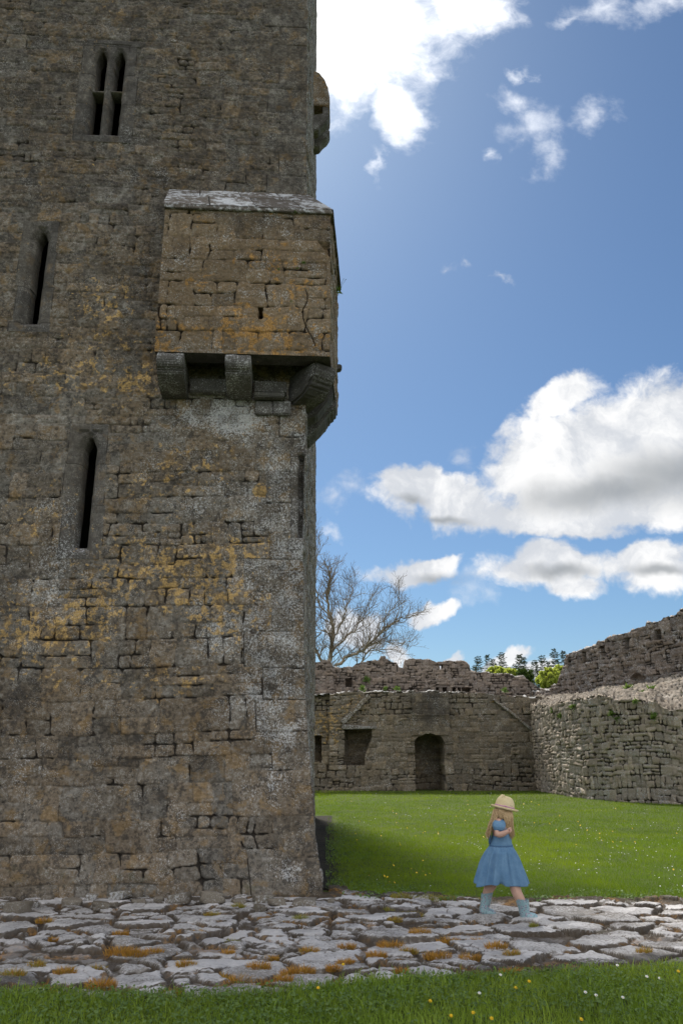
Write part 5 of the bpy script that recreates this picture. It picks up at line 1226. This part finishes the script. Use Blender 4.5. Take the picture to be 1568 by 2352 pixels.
# ------------------------------------------------------------------ the child
GY = 8.03
def g3(x, y, dy=0.0):
    u, v = (1650+.2551*x)/1.5944, (2850+.2551*y)/1.5944; return Vector([float(q) for q in atY(u, v, GY+dy)])
def g4(x, y, dy=0.0):
    u, v = (1700+.19133*x)/1.5944, (3050+.19133*y)/1.5944; return Vector([float(q) for q in atY(u, v, GY+dy)])
M['skin'] = pmat('skin', (.62, .38, .29, 1), .55, 14, .12); M['denim'] = None
def cloth_mat(name, c, c2):
    m, t, b = new_mat(name); tc = t.new('ShaderNodeTexCoord'); V = tc.outputs['Object']
    n = t.noise(V, 9, 5, .6); f = t.noise(V, 420, 3, .7); w = t.noise(V, 34, 5, .6, 1.2)
    c_ = t.mix(t.step(n, .3, .7), c, c2); c_ = t.vm('SCALE', c_, scale=t.m('ADD', .75, t.m('MULTIPLY', f, .5)))
    t.put(b.inputs['Base Color'], c_); b.inputs['Roughness'].default_value = .9; b.inputs['Specular IOR Level'].default_value = .2
    bp = t.new('ShaderNodeBump'); bp.inputs['Strength'].default_value = .6; bp.inputs['Distance'].default_value = .006
    t.put(bp.inputs['Height'], w); t.l.new(bp.outputs[0], b.inputs['Normal']); return m
M['denim'] = cloth_mat('blue_chambray', (.115, .225, .37, 1), (.165, .29, .44, 1)); M['hem'] = cloth_mat('blue_hem', (.075, .155, .28, 1), (.10, .19, .32, 1))
M['straw'] = cloth_mat('straw', (.68, .55, .31, 1), (.76, .63, .39, 1)); M['pinkband'] = pmat('pink_ribbon', (.60, .30, .45, 1), .6, 60, .2)
M['hair'] = pmat('blond_hair', (.60, .43, .25, 1), .45, 60, .35, col2=(.44, .29, .15, 1))
def boot_mat():
    m, t, b = new_mat('patterned_rubber'); tc = t.new('ShaderNodeTexCoord'); V = tc.outputs['Object']
    base = t.mix(t.step(t.noise(V, 8, 3), .4, .65), (.24, .37, .40, 1), (.30, .44, .47, 1))
    for sc_, th, col in ((48, .17, (.30, .14, .22, 1)), (70, .15, (.05, .08, .13, 1)), (30, .14, (.42, .33, .42, 1))):
        v = t.new('ShaderNodeTexVoronoi'); t.put(v.inputs['Vector'], t.vm('ADD', V, (sc_*.1, 0, 0))); v.inputs['Scale'].default_value = sc_
        d = t.m('ADD', v.outputs['Distance'], t.m('MULTIPLY', t.noise(V, sc_*3, 2), .25)); base = t.mix(t.m('MULTIPLY', t.step(d, th+.30, th+.18), .8), base, col)
    t.put(b.inputs['Base Color'], base); b.inputs['Roughness'].default_value = .32; return m
M['boot'] = boot_mat(); M['sole'] = pmat('boot_sole', (.13, .13, .125, 1), .6, 20, .3)
child = empty('person', (float(g4(700, 1600)[0]), GY, .03), 'small child walking across the stone path in straw hat, blue chambray romper and patterned boots', 'person')
def loft(name, rings, mat, seg=48, fold=None, cap=(False, False), smooth=True, parent=child, solid=0):
    """rings: (centre, rx, ry, tilt about Y)"""
    bm = bmesh.new(); R_ = []
    for i, (c, a, b, tl) in enumerate(rings):
        row = []
        for j in range(seg):
            th = 2*math.pi*j/seg; q = i/(len(rings)-1)
            m = fold(th, q) if fold else (1, 1, 0)
            p = Vector((math.cos(th)*a*m[0], math.sin(th)*b*m[1], m[2]))
            p.rotate(Euler((0, tl, 0))); row.append(bm.verts.new(Vector(c)+p))
        R_.append(row)
    for i in range(len(R_)-1):
        for j in range(seg): bm.faces.new((R_[i][j], R_[i][(j+1) % seg], R_[i+1][(j+1) % seg], R_[i+1][j]))
    if cap[0]: bm.faces.new(R_[0][::-1])
    if cap[1]: bm.faces.new(R_[-1])
    o = to_obj(bm, name, mat, parent, smooth)
    return o
def interp_rings(keys, n):
    out = []
    for i in range(n):
        q = i/(n-1)*(len(keys)-1); k = min(int(q), len(keys)-2); f = q-k; f2 = f
        a, b = keys[k], keys[k+1]; out.append((Vector(a[0]).lerp(Vector(b[0]), f2), a[1]*(1-f2)+b[1]*f2, a[2]*(1-f2)+b[2]*f2, a[3]*(1-f2)+b[3]*f2))
    return out
def build_body():
    E, Rd, V = [], [], []
    def add(p, r, par=None):
        V.append(p); Rd.append(r); 
        if par is not None: E.append((par, len(V)-1))
        return len(V)-1
    pel = add(g3(715, 1120), .080); wst = add(g3(715, 960), .078, pel); ch = add(g3(712, 760), .078, wst); sh = add(g3(712, 650), .062, ch); nk = add(g3(735, 560), .030, sh)
    nk2 = add(g3(745, 520), .030, nk); hd = add(g3(760, 455), .066, nk2); hd2 = add(g3(770, 395), .070, hd); add(g3(765, 340), .05, hd2)
    nose = add(g3(868, 452, .012), .012, hd); add(g3(884, 458, .014), .006, nose)          # nose, under the hair on the far side
    chin = add(g3(835, 505, .01), .026, hd)
    # near arm: bent up in front, hand closed at the hair
    s1 = add(g3(690, 640, -.085), .038, sh); e0 = add(g3(672, 740, -.118), .034, s1); e1 = add(g3(668, 818, -.128), .033, e0); f1 = add(g3(725, 808, -.145), .029, e1); w1 = add(g3(785, 780, -.158), .0195, f1)
    pm = add(g3(812, 764, -.162), .020, w1); kn = add(g3(838, 752, -.163), .020, pm)
    # far arm
    s2 = add(g3(715, 650, .085), .036, sh); e2 = add(g3(728, 790, .128), .030, s2); w2 = add(g3(765, 900, .138), .019, e2); h2 = add(g3(778, 938, .136), .019, w2)
    # legs
    hA = add(g3(750, 1180, -.035), .056, pel); kA = add(g3(905, 1480, -.062), .048, hA); cA = add(g4(985, 1150, -.080), .046, kA); bA = add(g4(1085, 1290, -.085), .040, cA); aA = add(g4(1130, 1450, -.09), .030, bA); add(g4(1150, 1600, -.09), .028, aA)
    hB = add(g3(680, 1200, .055), .068, pel); kB = add(g3(600, 1480, .078), .052, hB); cB = add(g4(455, 1080, .085), .045, kB); bB = add(g4(425, 1190, .088), .040, cB); aB = add(g4(400, 1380, .09), .030, bB); add(g4(410, 1500, .09), .028, aB)
    roots = [pel]
    # fingers of the near hand: short chains rooted in the palm, curled over
    fing = []
    for i, (dx, dz, ln) in enumerate(((0, 13, 1.0), (4, 4, 1.08), (2, -6, 1.0), (-5, -16, .82))):
        b0 = g3(826+dx*.5, 752-dz*.9, -.160); pts = [b0, g3(852+dx, 744-dz, -.170), g3(862+dx, 757-dz*.8, -.186), g3(845+dx, 768-dz*.7, -.188)]
        rr = [.0095, .0085, .0078, .0065]; k = add(pts[0], rr[0]); roots.append(k)
        for p, r_ in zip(pts[1:], rr[1:]): k = add(p, r_*ln, k)
    k = add(g3(808, 748, -.168), .010); roots.append(k); k = add(g3(838, 722, -.176), .0088, k); add(g3(866, 712, -.172), .007, k)            # thumb, off the side of the palm
    k = add(g3(788, 935, .128), .010); roots.append(k); add(g3(800, 962, .122), .008, k)
    for i in range(4):           # far hand
        k = add(g3(772+5*i, 950, .126+.007*i), .009); roots.append(k); k = add(g3(776+5*i, 975, .124+.008*i), .0078, k); add(g3(772+5*i, 994-3*abs(i-1), .120+.008*i), .0066, k)
    me = bpy.data.meshes.new('body'); me.from_pydata([v-child.location for v in V], E, []); o = bpy.data.objects.new('body', me); link(o, child)
    o.modifiers.new('skin', 'SKIN'); 
    sv = me.skin_vertices[0].data
    for i, r_ in enumerate(Rd): sv[i].radius = (r_*1.1, r_*1.1); sv[i].use_root = i in roots
    sub = o.modifiers.new('sub', 'SUBSURF'); sub.levels = 2; sub.render_levels = 2
    me.materials.append(M['skin'])
    bm = bmesh.new()
    bm.free(); em = pmat('eye_white', (.5, .5, .5, 1), .3)
    for dy in (-.018, .042):
        bm = bmesh.new(); bmesh.ops.create_icosphere(bm, subdivisions=2, radius=.0085, matrix=Matrix.Translation(g3(858, 425, dy))); to_obj(bm, 'eye', em, child, True)
    bm = bmesh.new(); bmesh.ops.create_icosphere(bm, subdivisions=2, radius=.012, matrix=Matrix.Translation(g3(868, 482, .012)) @ Matrix.Diagonal((.5, 1.1, .35, 1))); to_obj(bm, 'mouth', pmat('lips', (.5, .18, .16, 1), .5), child, True)
build_body()
def garments():
    px = .000653
    wr = lambda x0, x1, y, ry, dy=0, tl=0: (g3((x0+x1)/2, y, dy), (x1-x0)/2*px, ry, tl)
    fb = lambda th, q: (1+.02*math.sin(7*th+q*5), 1+.02*math.sin(5*th+q*9), 0)
    dress = empty('romper', tuple(g3(715, 960)), None, None); dress.parent = child; dress.location = g3(715, 960)-child.location
    class DL: location = g3(715, 960)
    def reparent(o):
        o.data.transform(Matrix.Translation(-DL.location+child.location)); o.parent = dress; return o
    bod = interp_rings([wr(672, 768, 560, .042), wr(640, 788, 585, .068), wr(606, 812, 640, .088), wr(592, 834, 720, .090), wr(588, 850, 810, .088), wr(572, 866, 900, .088), wr(556, 880, 962, .092)], 26)
    reparent(loft('bodice', bod, M['denim'], 48, fb))
    # waistband
    reparent(loft('waistband', [wr(552, 884, 952, .094), wr(549, 887, 958, .096), wr(549, 887, 972, .096), wr(552, 884, 980, .094)], M['hem'], 48))
    def fold(th, q):
        a = min(1, q*3)
        r = .985+.060*a*math.sin(13*th+1.0+1.2*math.sin(3*th))+.034*a*math.sin(7*th+1.1*q+.5)+.055*a*math.sin(23*th+3+math.sin(5*th))*(1-.6*q)+.022*math.sin(41*th+math.sin(4*th))*(1-q)**1.5
        n1 = math.exp(-((math.sin((th+math.pi/2+.10)/2))/.05)**2); n2 = math.exp(-((math.sin((th-math.pi/2)/2))/.075)**2)
        cut = (n1+n2)*sst(q, .40, .95)
        dz = .016*a*math.sin(3*th+.6)*q+.010*math.sin(5*th)*q+.03*float(cut)*q
        # crease below the gathered waist over the front leg
        cr = math.exp(-((th-(-math.pi/2+.62))/.10)**2)*math.sin(math.pi*min(1, q*1.1))*.03
        return (r*(1-.06*float(cut)), r*(1-.42*float(cut)-cr), dz*.7)
    sk = interp_rings([wr(552, 884, 966, .090), wr(528, 905, 1010, .112), wr(496, 932, 1060, .130), wr(466, 962, 1130, .135), wr(436, 994, 1220, .142), wr(410, 1026, 1310, .148), wr(386, 1058, 1400, .152), wr(366, 1082, 1470, .154), wr(358, 1092, 1505, .154), wr(358, 1092, 1520, .153), wr(366, 1084, 1524, .147), wr(372, 1078, 1505, .142)], 60)
    reparent(loft('skirt', sk, M['denim'], 160, fold))
    # puffed sleeves with a dark inner cuff
    for dy, sg in ((-.098, -1), (.098, 1)):
        ps = interp_rings([(g3(700, 590, dy*.62), .030, .022, 0), (g3(694, 612, dy*.8), .052, .038, .1), (g3(694, 650, dy*1.0), .060, .046, .1), (g3(690, 695, dy*1.12), .060, .048, .12), (g3(686, 728, dy*1.16), .050, .042, .15), (g3(684, 742, dy*1.16), .044, .038, .15)], 18)
        reparent(loft('sleeve', ps, M['denim'], 36, lambda th, q: (1+.05*math.sin(9*th)*math.sin(math.pi*q), 1+.05*math.sin(8*th+1), 0), cap=(True, False)))
        reparent(loft('sleeve_band', [(g3(684, 738, dy*1.16), .046, .040, .15), (g3(682, 752, dy*1.16), .044, .038, .15)], M['hem'], 30))
    # tie hanging at the back
    bm = bmesh.new(); tube(bm, [g3(568, 790, -.02), g3(560, 850, -.03), g3(552, 905, -.02), g3(556, 950, -.02)], [.008, .012, .010, .004], 6); reparent(to_obj(bm, 'tie', M['hem'], child, True))
    # collar line
    reparent(loft('collar', [wr(664, 776, 556, .047), wr(656, 782, 566, .054), wr(660, 780, 574, .056)], M['hem'], 36))
garments()
def boots():
    def boot(pts, shaft, soleP, dy, lab):
        # shaft and foot as one surface swept along the boot's axis
        rings = interp_rings([(c_, a_*1.08, b_*1.08, t_) for c_, a_, b_, t_ in shaft], 34)
        bt = empty('boot', tuple(soleP[0]), None, None); bt.parent = child; bt.location = soleP[0]-child.location
        class BL: location = soleP[0]
        o = loft('upper', rings, M['boot'], 30, None, (False, True)); o.data.transform(Matrix.Translation(child.location-BL.location)); o.parent = bt
        a, b, h = soleP; d = (b-a); L_ = d.length; dn = d.normalized(); sd_ = Vector((0, 1, 0)); bm = bmesh.new(); lo, hi = [], []
        for j in range(28):
            th = 2*math.pi*j/28; c = math.cos(th); s_ = math.sin(th); w = .037+.006*c
            p = a+dn*(L_*.5*(1+c*(1-.04*s_*s_)))+sd_*(s_*w); up = dn.cross(sd_)*-1
            if up.z < 0: up = -up
            lo.append(bm.verts.new(p)); hi.append(bm.verts.new(p+up*h))
        for j in range(28): bm.faces.new((lo[j], lo[(j+1) % 28], hi[(j+1) % 28], hi[j]))
        bm.faces.new(lo[::-1]); bm.faces.new(hi); o2 = to_obj(bm, 'sole', M['sole'], child); o2.data.transform(Matrix.Translation(child.location-BL.location)); o2.parent = bt
    q = .00049
    # front boot (near side)
    dy = -.085
    sh = [(g4(1098, 1262, dy), 114*q, .047, .05), (g4(1112, 1350, dy), 106*q, .045, .03), (g4(1132, 1440, dy), 96*q, .041, 0), (g4(1148, 1510, dy), 96*q, .040, -.35), (g4(1172, 1568, dy), 104*q, .040, -.85), (g4(1236, 1600, dy), 66*q, .041, -1.35), (g4(1300, 1604, dy), 62*q, .043, -1.5), (g4(1350, 1608, dy), 56*q, .042, -1.57), (g4(1386, 1616, dy), 42*q, .030, -1.57), (g4(1400, 1634, dy), 8*q, .010, -1.57)]
    boot(None, sh, (g4(1050, 1668, dy)+Vector((0, 0, -.004)), g4(1398, 1662, dy)+Vector((0, 0, -.004)), .016), dy, '')
    dy = .09
    sh = [(g4(434, 1140, dy), 106*q, .046, -.12), (g4(420, 1230, dy), 98*q, .044, -.12), (g4(400, 1340, dy), 90*q, .041, -.12), (g4(385, 1410, dy), 92*q, .040, -.15), (g4(380, 1462, dy), 104*q, .040, -.62), (g4(430, 1510, dy), 72*q, .041, -1.1), (g4(490, 1524, dy), 62*q, .043, -1.25), (g4(540, 1536, dy), 54*q, .042, -1.35), (g4(580, 1546, dy), 40*q, .03, -1.35), (g4(598, 1562, dy), 8*q, .010, -1.35)]
    boot(None, sh, (g4(280, 1530, dy), g4(600, 1590, dy), .016), dy, '')
boots()
def hat_and_hair():
    px = .000653; tilt = R(12.3); c = g3(767, 430)           # centre of the brim
    ht = empty('hat', tuple(c), None, None); ht.parent = child; ht.location = c-child.location
    def lathe(name, prof, mat, seg=56, sq=.92):
        bm = bmesh.new(); rows = []
        for r_, z in prof: rows.append([bm.verts.new(Vector((math.cos(2*math.pi*j/seg)*r_, math.sin(2*math.pi*j/seg)*r_*sq, z))) for j in range(seg)])
        for i in range(len(rows)-1):
            for j in range(seg): bm.faces.new((rows[i][j], rows[i][(j+1) % seg], rows[i+1][(j+1) % seg], rows[i+1][j]))
        if prof[-1][0] < .01: bm.faces.new(rows[-1])
        bmesh.ops.rotate(bm, verts=bm.verts, cent=(0, 0, 0), matrix=Matrix.Rotation(tilt, 3, 'Y'))
        bmesh.ops.recalc_face_normals(bm, faces=bm.faces)
        me = bpy.data.meshes.new(name); bm.to_mesh(me); bm.free(); me.materials.append(mat); me.polygons.foreach_set('use_smooth', np.ones(len(me.polygons), bool))
        o = bpy.data.objects.new(name, me); C.objects.link(o); o.parent = ht; return o
    prof = [(.118, -.004), (.121, 0), (.120, .004), (.113, .002), (.100, -.001), (.092, .001), (.091, .010)]
    for i in range(1, 15):
        a = math.pi/2*i/14; prof.append((.0905*math.cos(a)**.62 if i < 14 else .001, .012+.098*math.sin(a)))
    lathe('crown', prof, M['straw']); lathe('brim', [(.086, -.004), (.104, -.009), (.118, -.008), (.126, -.003), (.128, .004), (.126, .011), (.120, .012), (.120, .008), (.105, .003), (.090, .004)], M['straw'])
    lathe('ribbon', [(.0915, .008), (.0945, .009), (.0935, .022), (.0908, .023)], M['pinkband'])
    Rm = Matrix.Rotation(tilt, 3, 'Y')
    def bit(name, p, sc3, mat, rot=0):
        bm = bmesh.new(); bmesh.ops.create_icosphere(bm, subdivisions=3, radius=1); bmesh.ops.scale(bm, verts=bm.verts, vec=sc3); bmesh.ops.rotate(bm, verts=bm.verts, cent=(0, 0, 0), matrix=Matrix.Rotation(rot, 3, 'Y')); bmesh.ops.translate(bm, verts=bm.verts, vec=p); bmesh.ops.rotate(bm, verts=bm.verts, cent=(0, 0, 0), matrix=Rm)
        me = bpy.data.meshes.new(name); bm.to_mesh(me); bm.free(); me.materials.append(mat); me.polygons.foreach_set('use_smooth', np.ones(len(me.polygons), bool)); o = bpy.data.objects.new(name, me); C.objects.link(o); o.parent = ht
    bit('ear', (-.034, -.040, .094), (.017, .010, .026), M['straw'], .3); bit('ear', (-.034, .040, .094), (.017, .010, .026), M['straw'], .3)
    for d in (-.012, .012): bit('bow', (-.008+d, -.0885, .018), (.013, .005, .008), M['pinkband'], .5 if d > 0 else -.5)
    bm = bmesh.new(); pts = [Rm @ Vector((.048+.014*math.cos(a), -.0755-.002*math.sin(a), .040+.007*math.sin(a))) for a in np.linspace(math.pi, 2*math.pi, 8)]; tube(bm, pts, .0012, 4)
    me = bpy.data.meshes.new('stitching'); bm.to_mesh(me); bm.free(); me.materials.append(pmat('grey_thread', (.25, .25, .30, 1))); o = bpy.data.objects.new('stitching', me); C.objects.link(o); o.parent = ht
    # hair: a close cap of hair plus several hundred fine locks
    r = np.random.default_rng(5); lines = []; cc = np.array(g3(768, 430))
    def lock(a, mids, e, rad, jit_):
        K = [a]+mids+[e]; K = [np.array(k)+r.normal(0, jit_*(i/len(K)), 3)*np.array([1, .8, .6]) for i, k in enumerate(K)]; n = 14
        # Catmull-like smooth interpolation through the keys
        q = np.linspace(0, len(K)-1, n); P = np.stack([np.interp(q, range(len(K)), [k[c_] for k in K]) for c_ in range(3)], 1)
        for _ in range(2): P[1:-1] = .25*P[:-2]+.5*P[1:-1]+.25*P[2:]
        ph = r.uniform(0, 6.28); w = np.linspace(0, 1, n); P[:, 0] += .004*np.sin(w*8+ph)*w; P[:, 1] += .003*np.cos(w*7+ph)*w
        lines.append((P, rad*np.interp(w, [0, .15, .8, 1], [.6, 1, .8, .15])))
    for i in range(250):      # falls behind the shoulder
        f = r.uniform(0, 1); s_ = r.uniform(0, 1); y0 = -.085+.02*r.uniform()+.14*s_*s_
        a = g3(612+100*f, 440+12*f, y0+.01); m1 = g3(585+85*f, 560, y0-.005); m2 = g3(535+88*f, 680, y0-.005+.01*r.uniform()); e = g3(508+72*f+r.normal(0, 8), 835+r.normal(0, 22)-60*f*f, y0+.01)
        if f > .7: m2 = g3(560+60*f, 640, y0); e = g3(550+34*f+r.normal(0, 8), 720+r.uniform(0, 60), y0+.01)
        lock(a, [m1, m2], e, .0042, .007)
    for i in range(250):      # falls in front, over the cheek and down to the hand
        f = r.uniform(0, 1); s_ = r.uniform(0, 1); y0 = -.090+.13*s_*s_
        a = g3(725+160*f, 458+22*f, y0+.015*(1-abs(f-.5))); m1 = g3(752+135*f, 560, y0-.004); m2 = g3(800+92*f, 690, y0+.012+.02*s_); e = g3(845+56*f+r.normal(0, 7), 850+r.normal(0, 20)-70*abs(f-.4), y0+.03+.02*s_)
        lock(a, [m1, m2], e, .0040, .006)
    for i in range(90):       # short inner locks hiding the face and neck
        f = r.uniform(0, 1); a = g3(690+70*f, 450, -.088+.02*r.uniform()); e = g3(700+110*f+r.normal(0, 10), 560+60*f+r.normal(0, 14), -.082+.02*f)
        lock(a, [g3(696+85*f, 510, -.09)], e, .0042, .004)
    v, fc = tubes_np(lines, 5); hr = raw_mesh('hair', v, fc, M['hair'], child)
    bm = bmesh.new(); bmesh.ops.create_icosphere(bm, subdivisions=4, radius=1); bmesh.ops.scale(bm, verts=bm.verts, vec=(.080, .078, .075)); bmesh.ops.translate(bm, verts=bm.verts, vec=g3(752, 440, .0)); o = to_obj(bm, 'hair', M['hair'], child, True)
hat_and_hair()
